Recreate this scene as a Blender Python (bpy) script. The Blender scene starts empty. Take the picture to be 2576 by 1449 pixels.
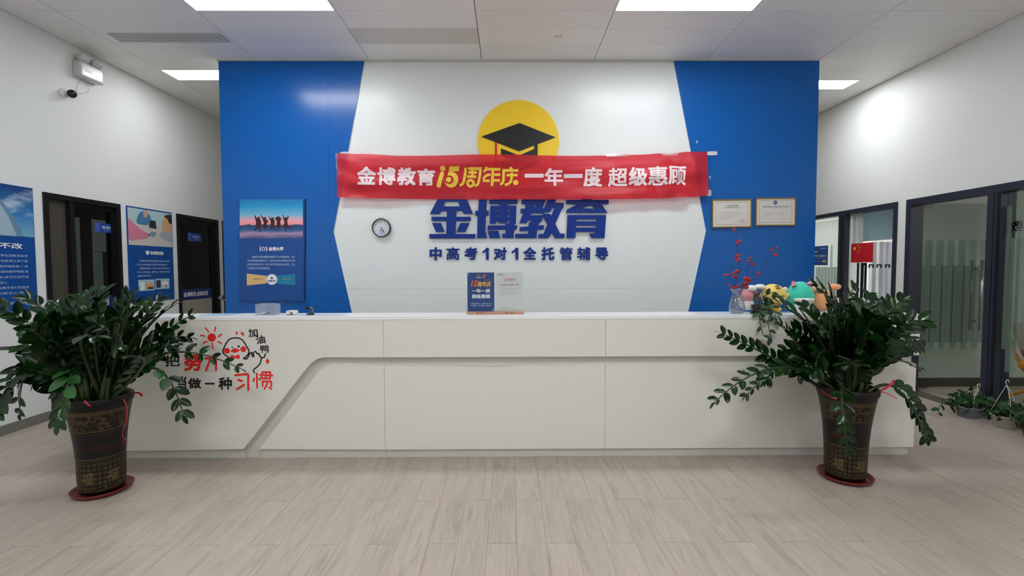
import bpy, bmesh, math, random
from mathutils import Vector, Matrix

# ------------------------------------------------------------------ camera, light, exposure
IW, IH = 2576, 1449
F_PX, PITCH, YAW, ROLL, CAM_H = 1186.85, 0.0433, 0.0057, -0.0029, 1.4177
CEIL, XL, XR, YW, DK, HD = 3.634, -4.324, 4.513, 5.163, 3.468, 1.065
YFAR, YBACK = 11.5, -3.0
scene = bpy.context.scene
COL = scene.collection
fw = Vector((math.sin(YAW)*math.cos(PITCH), math.cos(YAW)*math.cos(PITCH), -math.sin(PITCH)))
r0 = Vector((math.cos(YAW), -math.sin(YAW), 0)); u0 = r0.cross(fw)
RT = math.cos(ROLL)*r0 + math.sin(ROLL)*u0
UP = -math.sin(ROLL)*r0 + math.cos(ROLL)*u0
CAM = Vector((0, 0, CAM_H))
cd = bpy.data.cameras.new('camera'); cam = bpy.data.objects.new('camera', cd); COL.objects.link(cam)
cd.sensor_fit = 'HORIZONTAL'; cd.sensor_width = 36; cd.lens = F_PX/IW*36; cd.clip_start = .05
cam.matrix_world = Matrix(((RT.x, UP.x, -fw.x, 0), (RT.y, UP.y, -fw.y, 0), (RT.z, UP.z, -fw.z, CAM_H), (0, 0, 0, 1)))
scene.camera = cam
w = bpy.data.worlds.new('world'); scene.world = w; w.use_nodes = True
w.node_tree.nodes['Background'].inputs[0].default_value = (.6, .7, .8, 1)
w.node_tree.nodes['Background'].inputs[1].default_value = .05
scene.view_settings.view_transform = 'Standard'; scene.view_settings.look = 'None'
scene.view_settings.exposure = 1.25
scene.view_settings.use_curve_mapping = False
LAMP = 12.0            # strength of the ceiling light panels
LAMP_BEHIND = 17.0      # the panels behind the photographer
scene.cycles.max_bounces = 10; scene.cycles.diffuse_bounces = 5; scene.cycles.glossy_bounces = 4
scene.cycles.transparent_max_bounces = 12; scene.cycles.transmission_bounces = 8
scene.cycles.sample_clamp_indirect = 6

# ------------------------------------------------------------------ helpers
def ray(px, py): return fw + RT*((px-IW/2)/F_PX) - UP*((py-IH/2)/F_PX)
def onY(px, py, y): d = ray(px, py); return CAM + d*(y/d.y)
def onX(px, py, x): d = ray(px, py); return CAM + d*(x/d.x)
def onZ(px, py, z): d = ray(px, py); return CAM + d*((z-CAM_H)/d.z)
def on(px, py, pl): return {'X': onX, 'Y': onY, 'Z': onZ}[pl[0]](px, py, pl[1])
def nrm(pl):
    if pl[0] == 'Y': return Vector((0, -1, 0))
    if pl[0] == 'X': return Vector((1, 0, 0)) if pl[1] < 0 else Vector((-1, 0, 0))
    return Vector((0, 0, 1)) if pl[1] < CAM_H else Vector((0, 0, -1))

def s2l(v): v /= 255; return v/12.92 if v <= .04045 else ((v+.055)/1.055)**2.4
def C(r, g, b): return (s2l(r), s2l(g), s2l(b), 1)

MATS = {}
def mat(name, col, rough=.5, metal=0, spec=.5, coat=0, var=0, bump=0, bscale=200, alpha=1, trans=0, sub=0):
    if name in MATS: return MATS[name]
    m = bpy.data.materials.new(name); m.use_nodes = True; MATS[name] = m
    nt = m.node_tree; N = nt.nodes; L = nt.links; b = N['Principled BSDF']
    b.inputs['Base Color'].default_value = col; b.inputs['Roughness'].default_value = rough
    b.inputs['Metallic'].default_value = metal; b.inputs['Specular IOR Level'].default_value = spec
    b.inputs['Coat Weight'].default_value = coat; b.inputs['Alpha'].default_value = alpha
    b.inputs['Transmission Weight'].default_value = trans
    if var or bump:
        g = N.new('ShaderNodeNewGeometry'); no = N.new('ShaderNodeTexNoise')
        L.new(g.outputs['Position'], no.inputs['Vector'])
        no.inputs['Scale'].default_value = bscale
        if var:
            oi = N.new('ShaderNodeObjectInfo'); n2 = N.new('ShaderNodeTexNoise'); n2.inputs['Scale'].default_value = 2.5
            L.new(g.outputs['Position'], n2.inputs['Vector'])
            ad = N.new('ShaderNodeMath'); ad.operation = 'ADD'; L.new(oi.outputs['Random'], ad.inputs[0]); L.new(n2.outputs['Fac'], ad.inputs[1])
            mr = N.new('ShaderNodeMapRange'); L.new(ad.outputs[0], mr.inputs[0])
            mr.inputs[1].default_value = .3; mr.inputs[2].default_value = 1.7; mr.inputs[3].default_value = 1-var; mr.inputs[4].default_value = 1+var
            hs = N.new('ShaderNodeHueSaturation'); hs.inputs['Color'].default_value = col
            L.new(mr.outputs[0], hs.inputs['Value']); L.new(hs.outputs[0], b.inputs['Base Color'])
        if bump:
            bp = N.new('ShaderNodeBump'); bp.inputs['Strength'].default_value = bump; bp.inputs['Distance'].default_value = .002
            L.new(no.outputs['Fac'], bp.inputs['Height']); L.new(bp.outputs[0], b.inputs['Normal'])
    return m

def glass(name, tint=(.9, .95, .93, 1), rough=.02, frost=0.0, fcol=(.8, .85, .83, 1), refl=1.0):
    """thin pane: see-through tint, a share of frosting, fresnel reflection"""
    if name in MATS: return MATS[name]
    m = bpy.data.materials.new(name); m.use_nodes = True; MATS[name] = m
    nt = m.node_tree; N = nt.nodes; L = nt.links; N.remove(N['Principled BSDF'])
    out = N['Material Output']; t = N.new('ShaderNodeBsdfTransparent'); t.inputs[0].default_value = tint
    base = t.outputs[0]
    if frost:
        d = N.new('ShaderNodeBsdfDiffuse'); d.inputs[0].default_value = fcol
        tl = N.new('ShaderNodeBsdfTranslucent'); tl.inputs[0].default_value = fcol
        mx = N.new('ShaderNodeMixShader'); mx.inputs[0].default_value = .4; L.new(d.outputs[0], mx.inputs[1]); L.new(tl.outputs[0], mx.inputs[2])
        mf = N.new('ShaderNodeMixShader'); mf.inputs[0].default_value = frost; L.new(base, mf.inputs[1]); L.new(mx.outputs[0], mf.inputs[2])
        base = mf.outputs[0]
    g = N.new('ShaderNodeBsdfGlossy'); g.inputs['Roughness'].default_value = rough
    fr = N.new('ShaderNodeFresnel'); fr.inputs[0].default_value = 1.5
    mu = N.new('ShaderNodeMath'); mu.operation = 'MULTIPLY'; mu.inputs[1].default_value = refl; L.new(fr.outputs[0], mu.inputs[0])
    ge = N.new('ShaderNodeNewGeometry'); iv = N.new('ShaderNodeMath'); iv.operation = 'SUBTRACT'; iv.inputs[0].default_value = 1; L.new(ge.outputs['Backfacing'], iv.inputs[1])
    m9 = N.new('ShaderNodeMath'); m9.operation = 'MULTIPLY'; L.new(mu.outputs[0], m9.inputs[0]); L.new(iv.outputs[0], m9.inputs[1]); mu = m9
    ms = N.new('ShaderNodeMixShader'); L.new(mu.outputs[0], ms.inputs[0]); L.new(base, ms.inputs[1]); L.new(g.outputs[0], ms.inputs[2])
    L.new(ms.outputs[0], out.inputs[0])
    return m

def emit(name, col, st):
    if name in MATS: return MATS[name]
    m = bpy.data.materials.new(name); m.use_nodes = True; MATS[name] = m
    N = m.node_tree.nodes; N.remove(N['Principled BSDF']); e = N.new('ShaderNodeEmission')
    e.inputs[0].default_value = col; e.inputs[1].default_value = st; m.node_tree.links.new(e.outputs[0], N['Material Output'].inputs[0])
    return m

WPOS = {}     # world location of each object (nothing here is rotated except leaf copies)
def wp(o): return WPOS.get(o.name, Vector((0, 0, 0)))
def tag(o, label=None, cat=None, group=None, kind=None):
    if label: o['label'] = label
    if cat: o['category'] = cat
    if group: o['group'] = group
    if kind: o['kind'] = kind
    return o
def empty(name, loc, label=None, cat=None, group=None, kind=None, parent=None):
    o = bpy.data.objects.new(name, None); COL.objects.link(o); loc = Vector(loc)
    o.empty_display_size = .05
    if parent: o.parent = parent; o.location = loc - wp(parent)
    else: o.location = loc
    WPOS[o.name] = loc
    return tag(o, label, cat, group, kind)
def O(name, verts, faces, m, parent=None, smooth=False, label=None, cat=None, group=None, kind=None, loc=None, slots=None, bevel=0, bseg=2):
    verts = [Vector(v) for v in verts]
    if loc is None:
        if parent is None:
            n = max(1, len(verts)); mn = Vector([min(v[i] for v in verts) for i in range(3)]); mx = Vector([max(v[i] for v in verts) for i in range(3)])
            loc = Vector(((mn.x+mx.x)/2, (mn.y+mx.y)/2, mn.z))
        else: loc = wp(parent).copy()
    loc = Vector(loc)
    me = bpy.data.meshes.new(name)
    me.from_pydata([v-loc for v in verts], [], faces)
    if bevel:
        bm = bmesh.new(); bm.from_mesh(me); bmesh.ops.remove_doubles(bm, verts=bm.verts, dist=1e-6)
        bmesh.ops.bevel(bm, geom=[e for e in bm.edges if len(e.link_faces) == 2 and e.calc_face_angle(0) > .6], offset=bevel, segments=bseg, affect='EDGES', profile=.6)
        bm.to_mesh(me); bm.free()
    for x in (m if isinstance(m, list) else [m]): me.materials.append(x)
    if slots: 
        for p, s in zip(me.polygons, slots): p.material_index = s
    if smooth:
        for p in me.polygons: p.use_smooth = True
    me.update()
    o = bpy.data.objects.new(name, me); COL.objects.link(o)
    if parent: o.parent = parent
    o.location = loc - (wp(parent) if parent else Vector((0, 0, 0)))
    WPOS[o.name] = loc
    return tag(o, label, cat, group, kind)

def boxvf(x0, x1, y0, y1, z0, z1, off=0):
    v = [(x0, y0, z0), (x1, y0, z0), (x1, y1, z0), (x0, y1, z0), (x0, y0, z1), (x1, y0, z1), (x1, y1, z1), (x0, y1, z1)]
    f = [(0, 3, 2, 1), (4, 5, 6, 7), (0, 1, 5, 4), (1, 2, 6, 5), (2, 3, 7, 6), (3, 0, 4, 7)]
    return v, [tuple(i+off for i in q) for q in f]
def boxes(name, bl, m, parent=None, **k):
    V = []; Fc = []
    for b in bl:
        v, f = boxvf(min(b[0], b[1]), max(b[0], b[1]), min(b[2], b[3]), max(b[2], b[3]), min(b[4], b[5]), max(b[4], b[5]), len(V)); V += v; Fc += f
    return O(name, V, Fc, m, parent, **k)
def box(name, x0, x1, y0, y1, z0, z1, m, parent=None, **k): return boxes(name, [(x0, x1, y0, y1, z0, z1)], m, parent, **k)

def lathe_vf(c, prof, seg=32, axis='Z', caps=True):
    V = []; Fc = []; c = Vector(c)
    for r, h in prof:
        for i in range(seg):
            a = 2*math.pi*i/seg; x, y = r*math.cos(a), r*math.sin(a)
            V.append(c + {'Z': Vector((x, y, h)), 'Y': Vector((x, -h, y)), 'X': Vector((h, x, y))}[axis])
    n = len(prof)
    for j in range(n-1):
        for i in range(seg):
            a, b = j*seg+i, j*seg+(i+1) % seg; q = (a, b, b+seg, a+seg)
            Fc.append(q)
    if caps:
        Fc.append(tuple(range(seg))[::-1]); Fc.append(tuple((n-1)*seg+i for i in range(seg)))
    return V, Fc
def lathe(name, c, prof, m, parent=None, seg=32, axis='Z', caps=True, smooth=True, **k):
    V, Fc = lathe_vf(c, prof, seg, axis, caps); o = O(name, V, Fc, m, parent, smooth=False, **k)
    if smooth:
        for p in o.data.polygons: p.use_smooth = len(p.vertices) == 4
    return o
def tube_vf(pts, rad, seg=6, off=0):
    pts = [Vector(p) for p in pts]; V = []; Fc = []; n = len(pts)
    rad = rad if isinstance(rad, (list, tuple)) else [rad]*n
    ref = None
    for i, p in enumerate(pts):
        t = (pts[min(i+1, n-1)]-pts[max(i-1, 0)]); t = t.normalized() if t.length > 0 else Vector((0, 0, 1))
        if ref is None: ref = t.cross(Vector((0, 0, 1)) if abs(t.z) < .9 else Vector((1, 0, 0))).normalized()
        a = (ref - t*ref.dot(t)).normalized(); ref = a; b = t.cross(a)
        for k in range(seg):
            an = 2*math.pi*k/seg; V.append(p + (a*math.cos(an)+b*math.sin(an))*rad[i])
    for i in range(n-1):
        for k in range(seg):
            q, r = i*seg+k, i*seg+(k+1) % seg; Fc.append(tuple(x+off for x in (q, r, r+seg, q+seg)))
    Fc.append(tuple(off+k for k in range(seg))[::-1]); Fc.append(tuple(off+(n-1)*seg+k for k in range(seg)))
    return V, Fc
def tubes(name, lst, m, parent=None, seg=6, **k):
    V = []; Fc = []
    for pts, rad in lst:
        v, f = tube_vf(pts, rad, seg, len(V)); V += v; Fc += f
    return O(name, V, Fc, m, parent, smooth=True, **k)
def tube(name, pts, rad, m, parent=None, seg=6, **k): return tubes(name, [(pts, rad)], m, parent, seg, **k)
def ball_vf(c, r, seg=20, rings=12, fn=None, off=0):
    V = []; Fc = []; c = Vector(c)
    for j in range(1, rings):
        th = math.pi*j/rings
        for i in range(seg):
            a = 2*math.pi*i/seg; d = Vector((math.sin(th)*math.cos(a), math.sin(th)*math.sin(a), math.cos(th)))
            s = fn(d) if fn else 1
            V.append(c + Vector((d.x*r[0], d.y*r[1], d.z*r[2]))*s)
    top = len(V); V.append(c+Vector((0, 0, r[2]*(fn(Vector((0, 0, 1))) if fn else 1)))); V.append(c-Vector((0, 0, r[2]*(fn(Vector((0, 0, -1))) if fn else 1))))
    for j in range(rings-2):
        for i in range(seg):
            a, b = j*seg+i, j*seg+(i+1) % seg; Fc.append((a, a+seg, b+seg, b))
    for i in range(seg):
        Fc.append((top, i, (i+1) % seg)); k = (rings-2)*seg; Fc.append((top+1, k+(i+1) % seg, k+i))
    return V, [tuple(x+off for x in f) for f in Fc]
def balls(name, lst, m, parent=None, seg=20, rings=12, fn=None, **k):
    V = []; Fc = []
    for c, r in lst:
        if not isinstance(r, (tuple, list)): r = (r, r, r)
        v, f = ball_vf(c, r, seg, rings, fn, len(V)); V += v; Fc += f
    return O(name, V, Fc, m, parent, smooth=True, **k)

# --- flat artwork: 2D outlines -> mesh, placed on a plane of the room
_tc = {}
def text2d(body, bold=.02, res=3, shear=0, extr=False, space=1.0):
    """outline lettering; weight is added by laying shifted copies over each other"""
    key = (body, bold, res, shear, extr, space)
    if key in _tc: return _tc[key]
    c = bpy.data.curves.new('t', 'FONT'); c.body = body; c.size = 1; c.resolution_u = res; c.shear = shear
    c.space_character = space; c.extrude = .5 if extr else 0
    o = bpy.data.objects.new('t', c); me = o.to_mesh()
    V0 = [tuple(v.co) for v in me.vertices]; F0 = [tuple(p.vertices) for p in me.polygons]
    o.to_mesh_clear(); bpy.data.objects.remove(o); bpy.data.curves.remove(c)
    V = list(V0); Fc = list(F0)
    if bold > .004 and res > 1:
        nd = 8 if bold > .015 else 4
        for k in range(nd):
            a = math.pi/4*k if nd == 8 else math.pi/2*k+.78; dx, dy = bold*math.cos(a), bold*math.sin(a)
            if nd == 8 and k % 2: dx, dy = (bold*(1 if dx > 0 else -1), bold*(1 if dy > 0 else -1))
            n = len(V); V += [(x+dx, y+dy, z+(k+1)*(.007 if extr else .0001)) for x, y, z in V0]; Fc += [tuple(i+n for i in f) for f in F0]
    _tc[key] = (V, Fc); return V, Fc
def fill2d(rings, extr=False):
    c = bpy.data.curves.new('t', 'CURVE'); c.dimensions = '2D'; c.fill_mode = 'BOTH'; c.extrude = .5 if extr else 0
    for rg in rings:
        s = c.splines.new('POLY'); s.points.add(len(rg)-1); s.use_cyclic_u = True
        for p, q in zip(s.points, rg): p.co = (q[0]/100, -q[1]/100, 0, 1)
    o = bpy.data.objects.new('t', c); me = o.to_mesh()
    V = [(v.co.x*100, -v.co.y*100, v.co.z) for v in me.vertices]; Fc = [tuple(p.vertices) for p in me.polygons]
    o.to_mesh_clear(); bpy.data.objects.remove(o); bpy.data.curves.remove(c)
    return V, Fc
def rectmap(rc, pl):
    """pixel rectangle (x0,y0,x1,y1) on a room plane -> origin (bottom left), U, V"""
    x0, y0, x1, y1 = rc
    bl = on(x0, y1, pl); br = on(x1, y1, pl); tl = on(x0, y0, pl)
    return bl, br-bl, tl-bl
def T(name, body, rc, pl, m, parent, bold=.02, depth=0, off=.001, res=3, shear=0, rot=0, join=None, keep=False, **k):
    """lettering fitted into a rectangle; rc in pixels, or (origin,U,V)"""
    V, Fc = text2d(body, bold, res, shear, depth > 0)
    og, U, W_ = rectmap(rc, pl) if len(rc) == 4 else rc
    xs = [v[0] for v in V]; ys = [v[1] for v in V]; x0, x1, y0, y1 = min(xs), max(xs), min(ys), max(ys)
    n = nrm(pl); out = []
    for v in V:
        a = (v[0]-x0)/(x1-x0); b = (v[1]-y0)/(y1-y0)
        if rot:
            aa, bb = a-.5, b-.5; a = .5+aa*math.cos(rot)-bb*math.sin(rot); b = .5+aa*math.sin(rot)+bb*math.cos(rot)
        out.append(og + U*a + W_*b + n*(off + (v[2]+.5)*depth if depth else off+v[2]))
    if join is not None:
        o_ = len(join[0]); join[0].extend(out); join[1].extend([tuple(i+o_ for i in f) for f in Fc]); return
    return O(name, out, Fc, m, parent, **k)
def S(name, rings, pl, m, parent, depth=0, off=.001, join=None, **k):
    """filled outline (pixel rings, inner rings are holes) on a plane"""
    V, Fc = fill2d(rings, depth > 0); n = nrm(pl)
    out = [on(v[0], v[1], pl) + n*(off + (v[2]+.5)*depth if depth else off) for v in V]
    if join is not None:
        o_ = len(join[0]); join[0].extend(out); join[1].extend([tuple(i+o_ for i in f) for f in Fc]); return
    return O(name, out, Fc, m, parent, **k)
def R4(x0, y0, x1, y1): return [(x0, y0), (x1, y0), (x1, y1), (x0, y1)]
def circ(cx, cy, r, n=32, ry=None): return [(cx+r*math.cos(2*math.pi*i/n), cy+(ry or r)*math.sin(2*math.pi*i/n)) for i in range(n)]
def strokes(lines, wd, pl, off=.001):
    """round brush strokes (pixel polylines) -> verts, faces"""
    V = []; Fc = []; n = nrm(pl)
    for li, ln in enumerate(lines):
        off = off+.00025
        for i in range(len(ln)-1):
            a = Vector(ln[i]); b = Vector(ln[i+1]); d = (b-a)
            if d.length < 1e-6: continue
            d.normalize(); q = Vector((-d.y, d.x))*wd/2; k = len(V)
            for p in (a+q, b+q, b-q, a-q): V.append(on(p.x, p.y, pl)+n*off)
            Fc.append((k, k+1, k+2, k+3))
        for p in ln:
            k = len(V)
            for j in range(10): V.append(on(p[0]+wd/2*math.cos(j*math.pi/5), p[1]+wd/2*math.sin(j*math.pi/5), pl)+n*(off+.0001))
            Fc.append(tuple(range(k, k+10)))
    return V, Fc
def bez(p0, p1, p2, n=12):
    return [Vector(p0)*(1-t)**2+Vector(p1)*2*t*(1-t)+Vector(p2)*t*t for t in [i/n for i in range(n+1)]]
def smooth2(pts, n=6):
    """catmull-rom through 2D/3D points"""
    P = [Vector(p) for p in pts]; P = [P[0]*2-P[1]] + P + [P[-1]*2-P[-2]]; out = []
    for i in range(1, len(P)-2):
        for k in range(n):
            t = k/n; a, b, c, d = P[i-1], P[i], P[i+1], P[i+2]
            out.append(.5*((2*b)+(c-a)*t+(2*a-5*b+4*c-d)*t*t+(3*b-3*c+d-a)*t**3))
    out.append(P[-2]); return out

# ------------------------------------------------------------------ materials
M_WALL = mat('wall paint', C(232, 233, 231), .55, var=.015, bump=.15, bscale=60)
M_WALL2 = mat('room paint', C(206, 208, 205), .6)
M_WHITEP = mat('white lacquered board', C(226, 231, 232), .3, spec=.5, bump=.04, bscale=30)
M_BLUEP = mat('blue lacquered board', C(0, 92, 176), .22, spec=.42, bump=.03, bscale=40)
M_EDGE = mat('board edge', C(205, 208, 225), .5)
M_CEIL = mat('ceiling tile paint', C(242, 240, 238), .5, var=.03)
M_CEILD = mat('greyer ceiling tile paint', C(216, 212, 208), .5)
M_SEAM = mat('dark joint', C(112, 106, 100), .8)
M_TRIM = mat('ceiling edge trim', C(215, 212, 205), .5)
M_DARK = mat('dark aluminium', C(38, 39, 52), .38, metal=.3)
M_DARK2 = mat('grey aluminium', C(46, 49, 64), .4, metal=.1)
M_BLACK = mat('black alu', C(14, 13, 20), .4)
M_BASE = mat('grey skirting', C(120, 118, 110), .5)
M_DESK = mat('desk lacquer', C(224, 223, 216), .32, spec=.4, var=.01, bump=.03, bscale=25)
M_DESKT = mat('desk top lacquer', C(238, 240, 244), .22, spec=.5)
M_DESKK = mat('desk kickboard', C(196, 196, 190), .45)
M_LETT = mat('blue acrylic letter', C(4, 46, 134), .45, spec=.25)
M_YEL = mat('yellow acrylic', C(245, 205, 35), .35)
M_BLK = mat('black acrylic', C(16, 17, 20), .35)
M_REDP = mat('red print', C(240, 40, 36), .5)
M_RED2 = mat('red acrylic', C(200, 30, 28), .4)
M_BLKP = mat('black print', C(18, 14, 28), .5)
M_WHT = mat('white print', C(235, 235, 238), .5)
M_PAPER = mat('paper', C(208, 211, 211), .6)
M_POST = mat('poster blue', C(8, 74, 150), .4)
M_POSTE = mat('poster edge', C(10, 45, 100), .5)
M_STEM = mat('plant stem', C(38, 58, 26), .4)
M_RIB = mat('red ribbon', C(200, 25, 50), .35)
M_STEEL = mat('steel', C(190, 192, 195), .25, metal=1)
M_PLAST = mat('white plastic', C(228, 228, 226), .3)

def leaf_mat(name, c0, c1):
    m = bpy.data.materials.new(name); m.use_nodes = True; nt = m.node_tree; N = nt.nodes; L = nt.links; b = N['Principled BSDF']
    oi = N.new('ShaderNodeObjectInfo'); g = N.new('ShaderNodeNewGeometry')
    ad = N.new('ShaderNodeMath'); ad.operation = 'ADD'; L.new(oi.outputs['Random'], ad.inputs[0]); L.new(g.outputs['Random Per Island'], ad.inputs[1])
    fr = N.new('ShaderNodeMath'); fr.operation = 'FRACT'; L.new(ad.outputs[0], fr.inputs[0])
    mx = N.new('ShaderNodeMix'); mx.data_type = 'RGBA'; L.new(fr.outputs[0], mx.inputs[0]); mx.inputs[6].default_value = c0; mx.inputs[7].default_value = c1
    L.new(mx.outputs[2], b.inputs['Base Color']); b.inputs['Roughness'].default_value = .2; b.inputs['Specular IOR Level'].default_value = .34
    no = N.new('ShaderNodeTexNoise'); no.inputs['Scale'].default_value = 35; bp = N.new('ShaderNodeBump'); bp.inputs['Strength'].default_value = .25; bp.inputs['Distance'].default_value = .01
    tc = N.new('ShaderNodeTexCoord'); L.new(tc.outputs['Object'], no.inputs['Vector']); L.new(no.outputs['Fac'], bp.inputs['Height']); L.new(bp.outputs[0], b.inputs['Normal'])
    MATS[name] = m; return m
M_LEAF = leaf_mat('dark glossy leaf', C(6, 26, 8), C(20, 56, 16))
M_LEAFB = leaf_mat('bright green leaf', C(30, 70, 30), C(45, 98, 40))
M_POTH = leaf_mat('trailing leaf', C(22, 52, 32), C(46, 84, 46))

def floor_mat():
    m = bpy.data.materials.new('pale oak laminate'); m.use_nodes = True; nt = m.node_tree; N = nt.nodes; L = nt.links; b = N['Principled BSDF']
    g = N.new('ShaderNodeNewGeometry'); at = N.new('ShaderNodeAttribute'); at.attribute_name = 'pv'
    oi = N.new('ShaderNodeObjectInfo'); at2 = N.new('ShaderNodeAttribute'); at2.attribute_name = 'pv'; 
    mp = N.new('ShaderNodeMapping'); mp.inputs['Scale'].default_value = (14, 1.3, 1)
    ad = N.new('ShaderNodeVectorMath'); ad.operation = 'ADD'
    cb = N.new('ShaderNodeCombineXYZ'); 
    rs = N.new('ShaderNodeMath'); rs.operation = 'ADD'; L.new(oi.outputs['Random'], rs.inputs[0]); L.new(at.outputs['Fac'], rs.inputs[1])
    ml = N.new('ShaderNodeMath'); ml.operation = 'MULTIPLY'; ml.inputs[1].default_value = 37; L.new(rs.outputs[0], ml.inputs[0])
    L.new(ml.outputs[0], cb.inputs[2]); L.new(g.outputs['Position'], ad.inputs[0]); L.new(cb.outputs[0], ad.inputs[1]); L.new(ad.outputs[0], mp.inputs[0])
    n1 = N.new('ShaderNodeTexNoise'); n1.inputs['Scale'].default_value = 1.6; n1.inputs['Detail'].default_value = 7; n1.inputs['Roughness'].default_value = .62; n1.inputs['Distortion'].default_value = 1.2
    L.new(mp.outputs[0], n1.inputs['Vector'])
    mp2 = N.new('ShaderNodeMapping'); mp2.inputs['Scale'].default_value = (90, 7, 1); L.new(ad.outputs[0], mp2.inputs[0])
    n2 = N.new('ShaderNodeTexNoise'); n2.inputs['Scale'].default_value = 1; n2.inputs['Detail'].default_value = 4; L.new(mp2.outputs[0], n2.inputs['Vector'])
    cr = N.new('ShaderNodeValToRGB'); L.new(n1.outputs['Fac'], cr.inputs[0])
    e = cr.color_ramp.elements; e[0].position = .3; e[0].color = C(160, 148, 137); e[1].position = .72; e[1].color = C(184, 172, 160)
    q_ = e.new(.5); q_.color = C(176, 164, 152)
    mr = N.new('ShaderNodeMapRange'); L.new(n2.outputs['Fac'], mr.inputs[0]); mr.inputs[1].default_value = .55; mr.inputs[2].default_value = .8; mr.inputs[3].default_value = 0; mr.inputs[4].default_value = .3
    mx = N.new('ShaderNodeMix'); mx.data_type = 'RGBA'; L.new(mr.outputs[0], mx.inputs[0]); L.new(cr.outputs[0], mx.inputs[6]); mx.inputs[7].default_value = C(218, 211, 202)
    fr = N.new('ShaderNodeMath'); fr.operation = 'FRACT'; m3 = N.new('ShaderNodeMath'); m3.operation = 'MULTIPLY'; m3.inputs[1].default_value = 7.3; L.new(rs.outputs[0], m3.inputs[0]); L.new(m3.outputs[0], fr.inputs[0])
    m4 = N.new('ShaderNodeMapRange'); L.new(fr.outputs[0], m4.inputs[0]); m4.inputs[3].default_value = .975; m4.inputs[4].default_value = 1.025
    hs = N.new('ShaderNodeHueSaturation'); L.new(mx.outputs[2], hs.inputs['Color']); L.new(m4.outputs[0], hs.inputs['Value'])
    L.new(hs.outputs[0], b.inputs['Base Color']); b.inputs['Roughness'].default_value = .42; b.inputs['Specular IOR Level'].default_value = .35
    bp = N.new('ShaderNodeBump'); bp.inputs['Strength'].default_value = .12; bp.inputs['Distance'].default_value = .001; L.new(n2.outputs['Fac'], bp.inputs['Height']); L.new(bp.outputs[0], b.inputs['Normal'])
    return m
M_FLOOR = floor_mat()

def ramp_mat(name, stops, axis, lo, hi, noise=0, nscale=4, rough=.4, ncol=None, nlo=.5, nhi=.65):
    """printed picture: colours run along a world axis of the flat print, with cloudy patches"""
    m = bpy.data.materials.new(name); m.use_nodes = True; nt = m.node_tree; N = nt.nodes; L = nt.links; b = N['Principled BSDF']
    g = N.new('ShaderNodeNewGeometry'); sp = N.new('ShaderNodeSeparateXYZ'); L.new(g.outputs['Position'], sp.inputs[0])
    mr = N.new('ShaderNodeMapRange'); L.new(sp.outputs[axis], mr.inputs[0]); mr.inputs[1].default_value = lo; mr.inputs[2].default_value = hi
    no = N.new('ShaderNodeTexNoise'); no.inputs['Scale'].default_value = nscale; no.inputs['Detail'].default_value = 5; 
    mp = N.new('ShaderNodeMapping'); mp.inputs['Scale'].default_value = (1, 1, 2.5); L.new(g.outputs['Position'], mp.inputs[0]); L.new(mp.outputs[0], no.inputs['Vector'])
    src = mr.outputs[0]
    if noise:
        ma = N.new('ShaderNodeMath'); ma.operation = 'MULTIPLY_ADD'; L.new(no.outputs['Fac'], ma.inputs[0]); ma.inputs[1].default_value = noise; 
        sb = N.new('ShaderNodeMath'); sb.operation = 'SUBTRACT'; L.new(mr.outputs[0], sb.inputs[0]); sb.inputs[1].default_value = noise/2; L.new(sb.outputs[0], ma.inputs[2]); src = ma.outputs[0]
    cr = N.new('ShaderNodeValToRGB'); L.new(src, cr.inputs[0]); e = cr.color_ramp.elements
    while len(e) > 1: e.remove(e[-1])
    e[0].position, e[0].color = stops[0]
    for p, c in stops[1:]: x = e.new(p); x.color = c
    last = cr.outputs[0]
    if ncol:
        m2 = N.new('ShaderNodeMapRange'); L.new(no.outputs['Fac'], m2.inputs[0]); m2.inputs[1].default_value = nlo; m2.inputs[2].default_value = nhi
        mx = N.new('ShaderNodeMix'); mx.data_type = 'RGBA'; L.new(m2.outputs[0], mx.inputs[0]); L.new(last, mx.inputs[6]); mx.inputs[7].default_value = ncol; last = mx.outputs[2]
    L.new(last, b.inputs['Base Color']); b.inputs['Roughness'].default_value = rough
    MATS[name] = m; return m

# ------------------------------------------------------------------ floor
random.seed(7)
fl = box('floor', XL-.2, 9.2, YBACK-.2, YFAR+.2, -.12, -.006, M_SEAM, kind='structure')
PW, PL_ = .1525, .914
p0 = onZ(477, 1372, 0); r1372 = p0.y
pl = []
i0 = math.floor((XL-p0.x)/PW); i1 = math.ceil((9.0-p0.x)/PW)
for i in range(i0, i1):
    xa = p0.x+i*PW; xb = xa+PW
    off = 0 if i % 2 == 0 else PL_/2
    j = math.floor((YBACK-r1372-off)/PL_)
    while True:
        ya = r1372+off+j*PL_; yb = ya+PL_; j += 1
        if ya > 9.5: break
        a, b = max(xa, XL), xb
        if b-a < .01: continue
        pl.append((a, b, ya, yb))
def vis(p):
    cx, cy = (p[0]+p[1])/2, (p[2]+p[3])/2
    if p[3] < 2.2 or abs(cx)/max(p[3], .1) > 1.12: return False
    if p[2] > 3.42 and -3.1*cy/3.5 < cx < 2.9*cy/3.5: return False
    if cx > 4.4 and p[2] < 4: return False
    return True
vs = sorted([p for p in pl if vis(p)], key=lambda p: p[2]+abs((p[0]+p[1])/2)*.3)[:298]
vset = set(vs); cache = {}
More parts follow.
